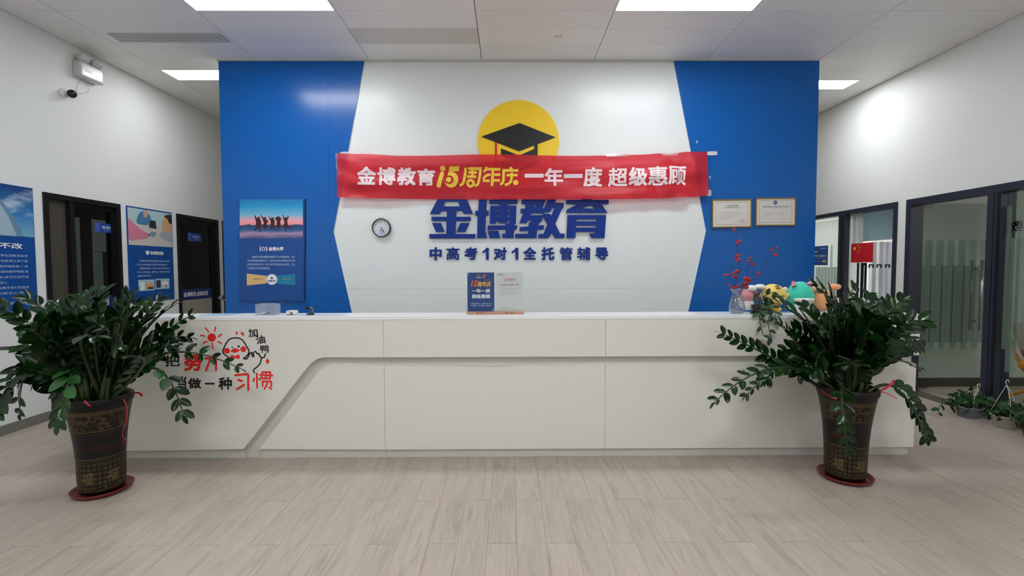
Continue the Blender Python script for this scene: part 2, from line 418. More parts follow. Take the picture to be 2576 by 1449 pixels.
for p in vs:
    key = (round(p[1]-p[0], 3), round(p[3]-p[2], 3))
    if key not in cache:
        w_, l_ = (p[1]-p[0])/2-.0005, (p[3]-p[2])/2-.0011
        v, f = boxvf(-w_, w_, -l_, l_, -.006, 0); me = bpy.data.meshes.new('plank'); me.from_pydata(v, [], f); me.materials.append(M_FLOOR); cache[key] = me
    o = bpy.data.objects.new('plank', cache[key]); COL.objects.link(o); o.parent = fl
    o.location = Vector(((p[0]+p[1])/2, (p[2]+p[3])/2, 0)) - wp(fl)
V = []; Fc = []; pv = []
for p in pl:
    if p in vset: continue
    v, f = boxvf(p[0]+.0005, p[1]-.0005, p[2]+.0011, p[3]-.0011, -.006, 0, len(V)); V += v; Fc += f; pv += [random.random()]*8
o = O('planking', V, Fc, M_FLOOR, fl, kind='stuff')
at = o.data.attributes.new('pv', 'FLOAT', 'POINT')
for i, x in enumerate(pv): at.data[i].value = x

# ------------------------------------------------------------------ ceiling
M_CSEAM = mat('dark ceiling joint', C(70, 66, 62), .8)
ce = box('ceiling', XL-.2, 9.2, YBACK-.2, YFAR+.2, CEIL+.012, CEIL+.12, M_CSEAM, kind='structure')
S0, RW0 = -.2865, 4.174
lights = {(-2, -1): LAMP, (1, -1): LAMP}
seams = [XL+.0] + [S0+1.2*k for k in range(-3, 4)] + [XR]
mcache = {}
def cell_x(k): # k-th column starts at seam k
    return (max(S0+1.2*k, XL), min(S0+1.2*(k+1), XR))
for k in range(-4, 4):
    xa, xb = cell_x(k)
    if xb-xa < .05: continue
    for r in range(-2, 18):
        ya = RW0+.3*r; yb = ya+.3
        if (k, r) in lights or (k == -3 and r == 4): continue
        if k == 2 and r == 5: xb_ = 2.98
        elif k == 3 and r == 5: xb_ = xb
        else: xb_ = xb
        xa_ = xa if not (k == 3 and r == 5) else 4.18
        key = (round(xb_-xa_, 3),)
        dark = (k == -1 and r == 1)
        if (key, dark) not in mcache:
            w_ = (xb_-xa_)/2-.0032; v, f = boxvf(-w_, w_, -.1482, .1482, 0, .012)
            me = bpy.data.meshes.new('ceiling_panel'); me.from_pydata(v, [], f); me.materials.append(M_CEILD if dark else M_CEIL); mcache[(key, dark)] = me
        o = bpy.data.objects.new('ceiling_panel', mcache[(key, dark)]); COL.objects.link(o); o.parent = ce
        o.location = Vector(((xa_+xb_)/2, ya+.15, CEIL)) - wp(ce)
box('rear_ceiling_surface', XL, XR, YBACK, RW0-.6, CEIL, CEIL+.012, M_CEIL, ce)
box('far_ceiling_surface', XL, XR, RW0+5.4, YFAR, CEIL, CEIL+.012, M_CEIL, ce)

def light_panel(xa, xb, ya, yb, st, label):
    L_ = empty('ceiling_light', ((xa+xb)/2, (ya+yb)/2, CEIL), label, 'ceiling light', 'rectangular ceiling light panels')
    e_ = .012
    boxes('frame', [(xa, xb, ya, ya+e_, CEIL-.006, CEIL+.01), (xa, xb, yb-e_, yb, CEIL-.006, CEIL+.01), (xa, xa+e_, ya+e_, yb-e_, CEIL-.006, CEIL+.01), (xb-e_, xb, ya+e_, yb-e_, CEIL-.006, CEIL+.01)], M_PLAST, L_)
    box('diffuser', xa+e_, xb-e_, ya+e_, yb-e_, CEIL-.002, CEIL+.008, emit('lit diffuser %.1f' % st, (.95, .985, 1, 1), st), L_)
xa, xb = cell_x(-2); light_panel(xa, xb, RW0-.3, RW0, LAMP, 'lit white ceiling panel above the left part of the counter')
xa, xb = cell_x(1); light_panel(xa, xb, RW0-.3, RW0, LAMP, 'lit white ceiling panel above the right part of the counter')
xa, xb = cell_x(-3); light_panel(xa, xb, RW0+1.2, RW0+1.5, LAMP*.55, 'lit white ceiling panel in the left passage, partly behind the blue wall')
light_panel(2.98, 4.18, RW0+1.5, RW0+1.8, LAMP*.9, 'lit white ceiling panel in the right passage, partly behind the blue wall')
for li_, (k, y, s) in enumerate(((-2, .6, LAMP_BEHIND), (1, .6, LAMP_BEHIND), (-2, -1.8, LAMP_BEHIND*.8), (1, -1.8, LAMP_BEHIND*.8))):
    xa, xb = cell_x(k)
    L_ = empty('ceiling_light', ((xa+xb)/2, y, CEIL), 'lit white ceiling panel out of view, %s' % ['nearest on the left side', 'nearest on the right side', 'farthest back on the left side', 'farthest back on the right side'][li_], 'ceiling light', 'ceiling lights behind the photographer')
    box('diffuser', xa, xb, y, y+.3, CEIL-.008, CEIL-.001, emit('lit diffuser %.1f' % s, (.95, .985, 1, 1), s), L_)

# air vent in the ceiling (left) 
a = onZ(262, 83, CEIL); b = onZ(545, 105, CEIL)
vx0, vx1, vy0, vy1 = a.x+.02, S0-2.4-.03, min(a.y, b.y), max(a.y, b.y)
vt = empty('air_vent', ((vx0+vx1)/2, (vy0+vy1)/2, CEIL), 'long grey slatted air vent in the ceiling, left of the front light', 'vent')
box('backing', vx0, vx1, vy0, vy1, CEIL-.003, CEIL-.001, mat('vent backing', C(165, 168, 166), .7), vt)
n = 9
for i in range(n):
    y = vy0+(i+.5)*(vy1-vy0)/n
    box('slat', vx0+.004, vx1-.004, y-.006, y+.004, CEIL-.009, CEIL-.003, mat('vent slat', C(200, 204, 202), .5), vt)
# small bracket
p = onZ(1405, 90, CEIL)
br = empty('ceiling_bracket', p, 'small pale metal clip with two screws on the ceiling above the logo', 'bracket')
boxes('clip', [(p.x-.035, p.x+.035, p.y-.012, p.y+.012, CEIL-.004, CEIL-.0005), (p.x-.035, p.x+.035, p.y+.010, p.y+.014, CEIL-.010, CEIL-.004)], M_TRIM, br)
for s in (-1, 1): lathe('screw', (p.x+s*.022, p.y, CEIL-.006), [(.004, 0), (.005, .002)], M_STEEL, br, seg=8)

# ------------------------------------------------------------------ walls
def yl(px, py=700): return onX(px, py, XL).y
def yr(px, py=700): return onX(px, py, XR).y
TOPL = onX(200, 497, XL).z
D1a, D1b = yl(106, 500), yl(301, 530)
D2a, D2b = yl(443, 560), yl(548, 580)
D3a = onX(559, 600, XL).y
HTL = onX(106, 481, XL).z; HTL2 = onX(443, 538, XL).z; 
HT = (HTL+HTL2)/2
WT = .12
lw = [(XL-WT, XL, YBACK, D1a, 0, CEIL), (XL-WT, XL, D1b, D2a, 0, CEIL), (XL-WT, XL, D2b, D3a, 0, CEIL), (XL-WT, XL, D3a+.9, YFAR, 0, CEIL),
      (XL-WT, XL, D1a, D1b, HT, CEIL), (XL-WT, XL, D2a, D2b, HT, CEIL), (XL-WT, XL, D3a, D3a+.9, HT, CEIL)]
boxes('wall_left', lw, M_WALL, kind='structure')
HR = onX(2300, 500, XR).z
RDa, RDb = 3.0, yr(2276, 700)      # door partition from 3.0 to its left jamb
RWa, RWb = yr(2257, 600), 8.2
HRW = onX(2256, 508, XR).z
boxes('wall_right', [(XR, XR+WT, YBACK, RDa, 0, CEIL), (XR, XR+WT, RDb, RWa, 0, CEIL), (XR, XR+WT, RWb, YFAR, 0, CEIL),
      (XR, XR+WT, RDa, RDb, HR, CEIL), (XR, XR+WT, RWa, RWb, HRW, CEIL)], M_WALL, kind='structure')
box('wall_far', XL-WT, XR+WT, YFAR, YFAR+.15, 0, CEIL, M_WALL, kind='structure')
box('wall_behind', XL-WT, XR+WT, YBACK-.15, YBACK, 0, CEIL, M_WALL, kind='structure')
# rooms beyond the openings
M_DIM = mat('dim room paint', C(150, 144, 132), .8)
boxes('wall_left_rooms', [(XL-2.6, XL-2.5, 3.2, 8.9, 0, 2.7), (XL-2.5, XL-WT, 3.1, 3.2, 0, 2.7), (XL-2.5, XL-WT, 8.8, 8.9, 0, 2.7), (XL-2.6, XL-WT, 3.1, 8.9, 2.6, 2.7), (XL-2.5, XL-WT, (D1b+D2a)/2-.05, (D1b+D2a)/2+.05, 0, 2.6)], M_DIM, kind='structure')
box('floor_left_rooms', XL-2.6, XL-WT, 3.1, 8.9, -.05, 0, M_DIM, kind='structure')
YD = 5.5
boxes('wall_right_rooms', [(9.0, 9.1, 1.9, 8.9, 0, 2.8), (XR+WT, 9.0, 1.9, 2.0, 0, 2.8), (XR+WT, 9.0, 8.8, 8.9, 0, 2.8), (XR+WT, 9.0, YD, YD+.08, 0, 2.7), (XR+WT, 9.1, 1.9, 8.9, 2.7, 2.8)], M_WALL2, kind='structure')
box('baseboard_right_room', XR+WT, 9.0, YD-.012, YD, 0, .1, mat('brown skirting', C(70, 62, 55), .5), kind='structure')
boxes('baseboard_left', [(XL, XL+.012, YBACK, D1a, 0, .085), (XL, XL+.012, D1b, D2a, 0, .085), (XL, XL+.012, D2b, D3a, 0, .085)], M_BASE, kind='structure')
boxes('baseboard_right', [(XR-.012, XR, RDb, RWa, 0, .085), (XR-.012, XR, YBACK, RDa, 0, .085)], M_BASE, kind='structure')
# ceiling light of the bright right room (a real fitting out of view)
L_ = empty('ceiling_light', (6.4, 6.7, 2.69), 'ceiling light inside the bright room behind the flag window', 'ceiling light', 'lights of the side rooms')
box('diffuser', 5.8, 7.0, 6.6, 6.9, 2.68, 2.695, emit('lit diffuser room', (1, 1, 1, 1), 44), L_)
L_ = empty('ceiling_light', (7.2, 2.75, 2.69), 'ceiling light inside the dim room behind the glass door', 'ceiling light', 'lights of the side rooms')
box('diffuser', 6.9, 7.5, 2.6, 2.9, 2.68, 2.695, emit('dim room fill panel', (1, 1, 1, 1), 22), L_)  # unseen glowing panel, added to brighten the wall behind the open door

# ------------------------------------------------------------------ feature wall (white board between blue boards)
PLW = ('Y', YW)
fx0 = (onY(551, 156, YW).x+onY(569, 780, YW).x)/2; fx1 = (onY(2059, 150, YW).x+onY(2047, 705, YW).x)/2
core = box('wall_feature', fx0+.004, fx1-.004, YW+.012, YW+.2, 0, CEIL, M_WALL, kind='structure')
def P2(px, py): v = onY(px, py, YW); return (v.x, v.z)
def slab(name, ring, y0, y1, m, parent, **k):
    """ring of (x,z); prism between y0 (front) and y1"""
    n = len(ring); V = [(x, y0, z) for x, z in ring]+[(x, y1, z) for x, z in ring]
    Fc = [tuple(range(n))[::-1], tuple(range(n, 2*n))]+[(i, (i+1) % n, n+(i+1) % n, n+i) for i in range(n)]
    o = O(name, V, Fc, m, parent, slots=[0, 0]+([1]*n if isinstance(m, list) else [0]*n), **k)
    bm = bmesh.new(); bm.from_mesh(o.data); bmesh.ops.recalc_face_normals(bm, faces=bm.faces); bm.to_mesh(o.data); bm.free(); return o
zb = .02
LT, LM, LB = P2(917, 157), P2(840, 583), P2(886, 787)
RT_, RM, RB = P2(1693, 151), P2(1775, 580), P2(1731, 782)
def ext(a, b, z): t = (z-a[1])/(b[1]-a[1]); return (a[0]+t*(b[0]-a[0]), z)
LB0 = ext(LM, LB, zb); RB0 = ext(RM, RB, zb)
LTc = ext(LM, LT, CEIL-.004); RTc = ext(RM, RT_, CEIL-.004)
zs = onY(1200, 726.5, YW).z      # horizontal joint
def xat(a, m_, b, z): return ext(a, m_, z)[0] if z > m_[1] else ext(m_, b, z)[0]
g = .0006
slab('white_board', [(xat(LT, LM, LB, zs+g)-.03, zs+g), (xat(RT_, RM, RB, zs+g)+.03, zs+g), (RM[0]+.03, RM[1]), (RTc[0]+.03, RTc[1]), (LTc[0]-.03, LTc[1]), (LM[0]-.03, LM[1])], YW, YW+.012, M_WHITEP, core)
slab('white_board', [(LB0[0]-.03, zb), (RB0[0]+.03, zb), (xat(LT, LM, LB, zs-g)*0+ext(RM, RB, zs-g)[0]+.03, zs-g), (ext(LM, LB, zs-g)[0]-.03, zs-g)], YW, YW+.012, M_WHITEP, core)
xs = P2(828, 400)[0]; xe0, xe1 = fx0, fx1; BF = YW-.012
slab('blue_board', [(xe0, zs+g), (xs-g, zs+g), (xs-g, CEIL-.004), (xe0, CEIL-.004)], BF, YW+.011, [M_BLUEP, M_POSTE], core)
slab('blue_board', [(xs+g, zs+g), (ext(LM, LB, zs+g)[0], zs+g), LM, LTc, (xs+g, CEIL-.004)], BF, YW-.0002, [M_BLUEP, M_EDGE], core)
slab('blue_board', [(xe0, zb), (xs-g, zb), (xs-g, zs-g), (xe0, zs-g)], BF, YW+.011, [M_BLUEP, M_POSTE], core)
slab('blue_board', [(xs+g, zb), (LB0[0], zb), (ext(LM, LB, zs-g)[0], zs-g), (xs+g, zs-g)], BF, YW-.0002, [M_BLUEP, M_EDGE], core)
slab('blue_board', [(ext(RM, RB, zs+g)[0], zs+g), (xe1, zs+g), (xe1, CEIL-.004), RTc, RM], BF, YW-.0002, [M_BLUEP, M_EDGE], core)
slab('blue_board', [(RB0[0], zb), (xe1, zb), (xe1, zs-g), (ext(RM, RB, zs-g)[0], zs-g)], BF, YW-.0002, [M_BLUEP, M_EDGE], core)
boxes('trim_1', [(xe0-.0, xe1, BF-.03, BF-.001, CEIL-.008, CEIL-.001)], M_TRIM, kind='structure')

# ------------------------------------------------------------------ reception desk
zk = onY(1200, 1130.5, DK-.01).z                      # kickboard top
dx0 = onY(216, 950, DK).x; dx1 = onY(2309, 850, DK).x
desk = empty('reception_desk', ((dx0+dx1)/2, DK+.12, 0), 'long white reception counter with a curved groove along its front', 'reception desk')
YF, YRC, YLP, YB = DK-.015, DK+.028, DK-.006, DK+.24
def D2(px, py, y=YF): v = onY(px, py, y); return (v.x, v.z)
zt = HD
box('carcass', dx0+.02, dx1-.02, YRC, YB, 0.0, zt-.03, M_DESKK, desk)
box('ledge_top', dx0-.003, dx1+.003, YF-.004, YB+.005, zt-.028, zt, M_DESKT, desk, bevel=.003)
box('worktop', dx0+.05, dx1-.05, YB, YB+.45, .72, .75, M_DESKT, desk)
boxes('worktop_support', [(dx0+.05, dx0+.07, YB, YB+.4, 0, .72), (dx1-.07, dx1-.05, YB, YB+.4, 0, .72)], M_DESKK, desk)
j1, j2, j3 = D2(966, 960)[0], D2(1523, 960)[0], D2(2082, 960)[0]
g = .001
# upper boards: outline follows the curved lower edge at the left
zu = D2(1200, 898)[1]
cur = [D2(x, y) for x, y in [(612, 1130), (640, 1095), (680, 1043), (720, 992), (750, 953), (768, 930), (782, 914), (796, 904), (812, 899)]]
ring = [(dx0, zk)] + cur + [(j1-g, zu), (j1-g, zt-.0282), (dx0, zt-.0282)]
slab('upper_front_board', ring, YF, YRC, M_DESK, desk)
slab('upper_front_board', [(j1+g, zu), (j2-g, zu), (j2-g, zt-.0282), (j1+g, zt-.0282)], YF, YRC, M_DESK, desk)
slab('upper_front_board', [(j2+g, zu), (j3-g, zu), (j3-g, zt-.0282), (j2+g, zt-.0282)], YF, YRC, M_DESK, desk)
slab('upper_front_board', [(j3+g, zu), (dx1, zu), (dx1, zt-.0282), (j3+g, zt-.0282)], YF, YRC, M_DESK, desk)
# lower boards with a sloping upper lip
zl = D2(1200, 922, YLP)[1]; lip = .022
cl = [D2(x, y, YLP) for x, y in [(652, 1130), (700, 1068), (740, 1016), (768, 979), (784, 957), (796, 942), (808, 931), (822, 924), (836, 921.5)]]
def lipped(name, ring, nl):
    """front ring with the first nl edges chamfered back"""
    n = len(ring); cx = sum(p[0] for p in ring)/n
    back = []
    for i, (x, z) in enumerate(ring):
        if i < nl:
            a = ring[max(i-1, 0)]; b = ring[min(i+1, nl-1)]; d = Vector((b[0]-a[0], b[1]-a[1])).normalized(); q = Vector((-d.y, d.x))
            back.append((x+q.x*lip*.55, z+q.y*lip*.55))
        else: back.append((x, z))
    V = [(x, YLP, z) for x, z in ring]+[(x, YRC, z) for x, z in back]
    Fc = [tuple(range(n))[::-1], tuple(range(n, 2*n))]+[(i, (i+1) % n, n+(i+1) % n, n+i) for i in range(n)]
    o = O(name, V, Fc, M_DESK, desk); bm = bmesh.new(); bm.from_mesh(o.data); bmesh.ops.recalc_face_normals(bm, faces=bm.faces); bm.to_mesh(o.data); bm.free()
lipped('lower_front_board', cl+[(j1-g, zl), (j1-g, zk)], len(cl)+1)
lipped('lower_front_board', [(j1+g, zl), (j2-g, zl), (j2-g, zk), (j1+g, zk)], 2)
lipped('lower_front_board', [(j2+g, zl), (j3-g, zl), (j3-g, zk), (j2+g, zk)], 2)
lipped('lower_front_board', [(j3+g, zl), (dx1-.01, zl), (dx1-.01, zk), (j3+g, zk)], 2)
kx = D2(1526, 1140, YLP+.02)[0]
YK = DK+.012
ka, kb_ = D2(612, 1140)[0], D2(652, 1140)[0]
for a, b in ((dx0+.03, ka), (kb_, j1-g), (j1+g, j2-g), (j2+g, dx1-.05)):
    box('kickboard', a, b, YK, YRC, .001, zk-.001, M_DESKK, desk)
# thin sagging wire in the groove
tube('cable', [onY(x, y, DK-.018) for x, y in smooth2([(918, 899), (1000, 909), (1130, 917), (1240, 919), (1350, 913), (1440, 904), (1490, 898)], 5)], .0016, mat('pale wire', C(180, 178, 150), .5), None, 5,
     label='thin pale wire sagging along the groove of the white counter', cat='cable')

# ------------------------------------------------------------------ decal on the desk
PD = ('Y', YF)
dec = empty('desk_decal', onY(560, 985, YF), 'red and black duck and sun sticker with slogan on the left counter front', 'sticker')
k = 2318/320
def q(x, y): return (400+x/7.244, 800+y/7.244)
V, Fc = strokes([[q(*p) for p in ln] for ln in [[(840, 180), (880, 215), (905, 250)], [(1033, 165), (1022, 195), (1015, 240)], [(760, 318), (800, 316), (832, 330)], [(1145, 295), (1110, 312), (1090, 342)], [(812, 458), (840, 435), (880, 427)], [(1080, 432), (1110, 442), (1138, 468)], [(975, 462), (974, 510), (988, 555)]]], 3.4, PD)
o = O('sun_rays', V, Fc, M_REDP, dec)
S('sun_disc', [circ(*q(962, 355), 10.5)], PD, M_REDP, dec)
def st(name, lns, wd, m, sm=True, off=.001):
    V, Fc = strokes([smooth2([q(*p) for p in ln], 5) if sm and len(ln) > 2 else [q(*p) for p in ln] for ln in lns], wd, PD, off)
    return O(name, V, Fc, m, dec)
st('duck_outline', [[(1275, 715), (1190, 660), (1165, 610), (1180, 560), (1225, 460), (1290, 385), (1385, 362), (1480, 375), (1545, 430), (1600, 520), (1638, 590), (1630, 650), (1590, 700), (1545, 730), (1570, 745), (1610, 735), (1650, 660), (1690, 630), (1700, 690), (1730, 700), (1720, 640), (1760, 610), (1790, 650), (1825, 650), (1835, 690), (1865, 720), (1850, 810), (1800, 880), (1725, 945), (1740, 1000)], [(1870, 730), (1920, 710), (1940, 650)]], 3.2, M_BLKP)
st('duck_eyes', [[(1336, 525), (1337, 540)], [(1465, 505), (1438, 518), (1465, 530)]], 2.6, M_BLKP, False)
S('duck_cheek', [circ(*q(1238, 597), 7.4)], PD, M_REDP, dec); S('duck_cheek', [circ(*q(1538, 568), 7.4)], PD, M_REDP, dec)
S('duck_beak', [[tuple(p) for p in smooth2([q(1300, 610), q(1340, 570), q(1385, 547), q(1430, 565), q(1472, 580), q(1440, 615), (q(1380, 632)), q(1300, 610)], 4)[:-1]]], PD, M_REDP, dec)
S('bow_tie', [[q(1305, 685), q(1335, 672), q(1385, 692), q(1435, 668), q(1470, 675), q(1472, 735), q(1440, 745), q(1390, 728), q(1335, 738), q(1303, 725)]], PD, M_REDP, dec)
for pts in ([(1418, 240), (1442, 275), (1420, 308), (1392, 276)], [(1490, 250), (1552, 275), (1550, 335), (1492, 292)], [(1975, 730), (2015, 790), (1980, 848), (1942, 790)]):
    S('sparkle', [[q(*p) for p in pts]], PD, M_REDP, dec)
def rq(x0, y0, x1, y1): a = q(x0, y0); b = q(x1, y1); return (a[0], a[1], b[0], b[1])
T('slogan_character', '加', rq(1630, 195, 1800, 345), PD, M_BLKP, dec, .022, rot=.12)
T('slogan_character', '油', rq(1768, 318, 1935, 470), PD, M_BLKP, dec, .022, rot=.18)
T('slogan_character', '鸭', rq(1845, 492, 2005, 632), PD, M_BLKP, dec, .016, rot=0)
T('slogan_character', '把', rq(105, 680, 385, 885), PD, M_BLKP, dec, .022)
T('slogan_character', '当', rq(340, 1060, 500, 1285), PD, M_BLKP, dec, .03)
T('slogan_character', '做', rq(528, 1095, 770, 1285), PD, M_BLKP, dec, .03)
T('slogan_character', '一', rq(838, 1180, 1015, 1212), PD, M_BLKP, dec, 0)
T('slogan_character', '种', rq(1085, 1080, 1330, 1305), PD, M_BLKP, dec, .03)
st('slogan_character', [[(1392, 1042), (1500, 1030), (1610, 1022), (1630, 1040), (1626, 1120), (1630, 1310)], [(1445, 1128), (1518, 1148)], [(1425, 1295), (1550, 1218)]], 5.6, M_REDP, False)
st('slogan_character', [[(845, 738), (1040, 732), (1042, 820), (1040, 955)], [(935, 690), (925, 780), (860, 955)]], 5.2, M_REDP, False)
T('slogan_character', '努', rq(455, 640, 780, 965), PD, M_REDP, dec, .035)
st('slogan_character', [[(1783, 1010), (1788, 1270)], [(1735, 1105), (1722, 1150)], [(1830, 1100), (1838, 1125)],
    [(1840, 1035), (2070, 1048)], [(1885, 985), (1870, 1090)], [(1885, 985), (2030, 985), (2020, 1100)], [(1955, 990), (1945, 1095)], [(1870, 1098), (2030, 1100)],
    [(1890, 1155), (1892, 1235)], [(1890, 1150), (2045, 1152), (2050, 1240)], [(1975, 1180), (1965, 1220), (1925, 1290)], [(2010, 1260), (2048, 1290)]], 4.4, M_REDP, False)

# ------------------------------------------------------------------ logo disc and letters
disc = empty('logo_disc', onY(1304, 458, YW), 'round yellow sign with black graduation cap above the red banner', 'sign')
c_ = onY(1304, 357, YW); rr = (onY(1406, 357, YW)-onY(1202, 357, YW)).length/2
lathe('disc', (c_.x, YW-.001, c_.z), [(rr, 0), (rr, .018), (rr-.003, .02)], M_YEL, disc, seg=72, axis='Y', smooth=False)
def z6(x, y): return (1180+x/9.056, 240+y/9.056)
PDs = ('Y', YW-.021)
def onlogo(pts): return [tuple(z6(*p)) for p in pts]
k_ = .995
S('cap', [onlogo([(280, 942), (1150, 632), (1968, 957), (1562, 1112), (1562, 1560), (1140, 1760), (735, 1590), (735, 1500), (1140, 1680), (1490, 1520), (1490, 1395), (1140, 1530), (728, 1370), (728, 1210), (1140, 1372), (1487, 1220), (1487, 1140), (1140, 1275)])], PDs, M_BLK, disc, depth=.006)
S('tassel', [onlogo([(590, 1060), (636, 1078), (636, 1600), (590, 1600)])], PDs, M_RED2, disc, depth=.006)

def a6(*P): return [(840+x/4.528, 360+y/4.528) for x, y in P]
def a7(*P): return [(1300+x/4.528, 360+y/4.528) for x, y in P]
def a1(*P): return [(1190+x/10.733, 480+y/10.733) for x, y in P]
def h1(x0, y0, x1, y1): return a1((x0, y0), (x1, y0), (x1, y1), (x0, y1))
jin = [a6((1190, 632), (1225, 598), (1480, 598), (1512, 632), (1585, 808), (1482, 808), (1462, 775), (1395, 775), (1395, 842), (1560, 842), (1560, 888), (1392, 888), (1387, 1037), (1612, 1037), (1608, 1087), (1092, 1087), (1092, 1037), (1282, 1037), (1287, 888), (1115, 888), (1115, 842), (1290, 842), (1290, 775), (1228, 775), (1208, 810), (1097, 810)),
       a6((1270, 670), (1418, 670), (1438, 724), (1247, 724)),
       a6((1122, 912), (1222, 912), (1262, 1012), (1165, 1012)), a6((1445, 912), (1548, 912), (1500, 1012), (1400, 1012))]
bo = [a1((165, 155), (375, 155), (362, 548), (425, 550), (415, 672), (352, 675), (335, 1085), (380, 1280), (112, 1280), (130, 680), (62, 672), (66, 550), (145, 548)),
      a1((442, 250), (725, 245), (725, 160), (1160, 170), (1200, 245), (1200, 355), (935, 362), (930, 410), (1175, 410), (1155, 885), (1105, 920), (1120, 935), (1188, 940), (1182, 1050), (1112, 1055), (1092, 1280), (808, 1280), (775, 1170), (872, 1165), (878, 1052), (400, 1055), (400, 945), (870, 938), (890, 878), (690, 872), (685, 825), (630, 825), (615, 892), (455, 892), (472, 412), (715, 410), (715, 362), (442, 360)),
      h1(640, 518, 705, 562), h1(930, 518, 995, 562), h1(633, 662, 698, 708), h1(922, 662, 988, 708), a1((920, 818), (980, 818), (975, 885), (905, 885)),
      a1((395, 1088), (685, 1085), (740, 1280), (450, 1280))]
jiao = [a1((1310, 250), (1425, 235), (1430, 130), (1660, 130), (1660, 190), (1800, 190), (1960, 190), (1960, 245), (1870, 480), (1915, 482), (2010, 245), (2060, 140), (2270, 140), (2205, 332), (2440, 335), (2435, 455), (2395, 490), (2215, 900), (2345, 1160), (2468, 1160), (2460, 1280), (2205, 1280), (2118, 1130), (2040, 1280), (1760, 1280), (1765, 1170), (1895, 1165), (2005, 910), (1872, 680), (1865, 800), (1735, 935), (1912, 932), (1905, 1045), (1725, 1060), (1712, 1278), (1135, 1280), (1140, 1165), (1485, 1165), (1495, 1090), (1255, 1095), (1258, 985), (1495, 965), (1510, 870), (1590, 800), (1490, 795), (1440, 880), (1250, 875), (1355, 605), (1280, 600), (1285, 490), (1405, 488), (1410, 370), (1310, 362)),
        a1((1645, 375), (1700, 375), (1650, 480)),
        a1((1570, 612), (1900, 612), (1868, 665), (1545, 668)),
        a1((1925, 590), (2080, 575), (2130, 468), (2200, 465), (2105, 680), (2070, 632), (1905, 628))]
yu = [a7((560, 655), (735, 655), (742, 605), (845, 605), (850, 655), (1043, 650), (1040, 695), (960, 700), (1028, 797), (855, 797), (890, 752), (855, 712), (845, 714), (720, 747), (872, 750), (855, 797), (563, 797), (570, 762), (620, 745), (690, 700), (560, 695))]
yu = [a7((560, 652), (735, 652), (742, 603), (845, 603), (850, 652), (1043, 652), (1040, 697), (958, 700), (1028, 797), (850, 797), (872, 768), (848, 714), (722, 745), (868, 748), (852, 797), (563, 797), (568, 762), (690, 700), (560, 697))]
yu = [a7((560, 652), (735, 652), (742, 603), (845, 603), (850, 652), (1043, 652), (1040, 697), (962, 700), (1028, 797), (850, 797), (888, 757), (720, 747), (850, 712), (962, 700), (690, 700)),]
yu = [a7((560, 652), (735, 652), (742, 603), (845, 603), (850, 652), (1043, 652), (1040, 697), (960, 700), (1028, 797), (563, 797), (566, 762), (688, 700), (560, 697)),
      a7((846, 713), (722, 746), (888, 750)),
      a7((577, 822), (1012, 822), (995, 1083), (845, 1083), (822, 1032), (893, 1030), (893, 1013), (668, 1013), (662, 1083), (565, 1083)),
      a7((675, 870), (905, 870), (903, 893), (675, 893)), a7((672, 940), (900, 940), (898, 965), (670, 965))]
G1 = 'large raised letters of the name'
for ch, rg, w_ in (('金', jin, 'leftmost'), ('博', bo, 'second from left'), ('教', jiao, 'third from left'), ('育', yu, 'rightmost')):
    S('sign_letter', rg, PLW, M_LETT, None, depth=.022, off=.008, label='large raised blue character %s under the banner, %s of four' % (ch, w_), cat='letter', group=G1)
def z2(x): return 1070+x/10.733
sl = [('中', z2(122), z2(442), 622, 655), ('高', z2(570), z2(920), 622, 654), ('考', z2(1058), z2(1405), 622, 653.5), ('1', z2(1538), z2(1712), 623, 653.5), ('对', z2(1848), z2(2198), 622, 653.5), ('1', z2(2330), z2(2508), 623, 653.5)]
z3 = lambda x: 1300+x/10.733
sl += [('全', z3(178), z3(525), 622, 653), ('托', z3(668), z3(1010), 622, 654), ('管', z3(1155), z3(1500), 622, 654.5), ('辅', z3(1630), z3(1985), 622, 654), ('导', z3(2120), z3(2462), 622.5, 653.5)]
for i, (ch, a, b, y0, y1) in enumerate(sl):
    ex = {3: ' between 考 and 对', 5: ' between 对 and 全'}.get(i, '')
    lab = 'small raised blue character %s%s in the slogan row, %s' % (ch, ex, ['first of eleven', 'second of eleven', 'third of eleven', 'fourth of eleven', 'fifth of eleven', 'sixth of eleven', 'seventh of eleven', 'eighth of eleven', 'ninth of eleven', 'tenth of eleven', 'last of eleven'][i])
    if ch == '1':
        sx = (b-a)/174; S('slogan_letter', [[(a+(x-1538)*sx, 610+y/10.733) for x, y in ((1538, 240), (1590, 215), (1650, 145), (1712, 145), (1712, 465), (1640, 465), (1640, 238), (1545, 290))]], PLW, M_LETT, None, depth=.014, off=.003, label=lab, cat='letter', group='small raised letters of the slogan'); continue
    T('slogan_letter', ch, (a, y0, b, y1), PLW, M_LETT, None, .032 if ch not in '管辅高' else .018, depth=.014, off=.003, label='small raised blue character %s%s in the slogan row, %s' % (ch, ex, ['first of eleven', 'second of eleven', 'third of eleven', 'fourth of eleven', 'fifth of eleven', 'sixth of eleven', 'seventh of eleven', 'eighth of eleven', 'ninth of eleven', 'tenth of eleven', 'last of eleven'][i]), cat='letter', group='small raised letters of the slogan')

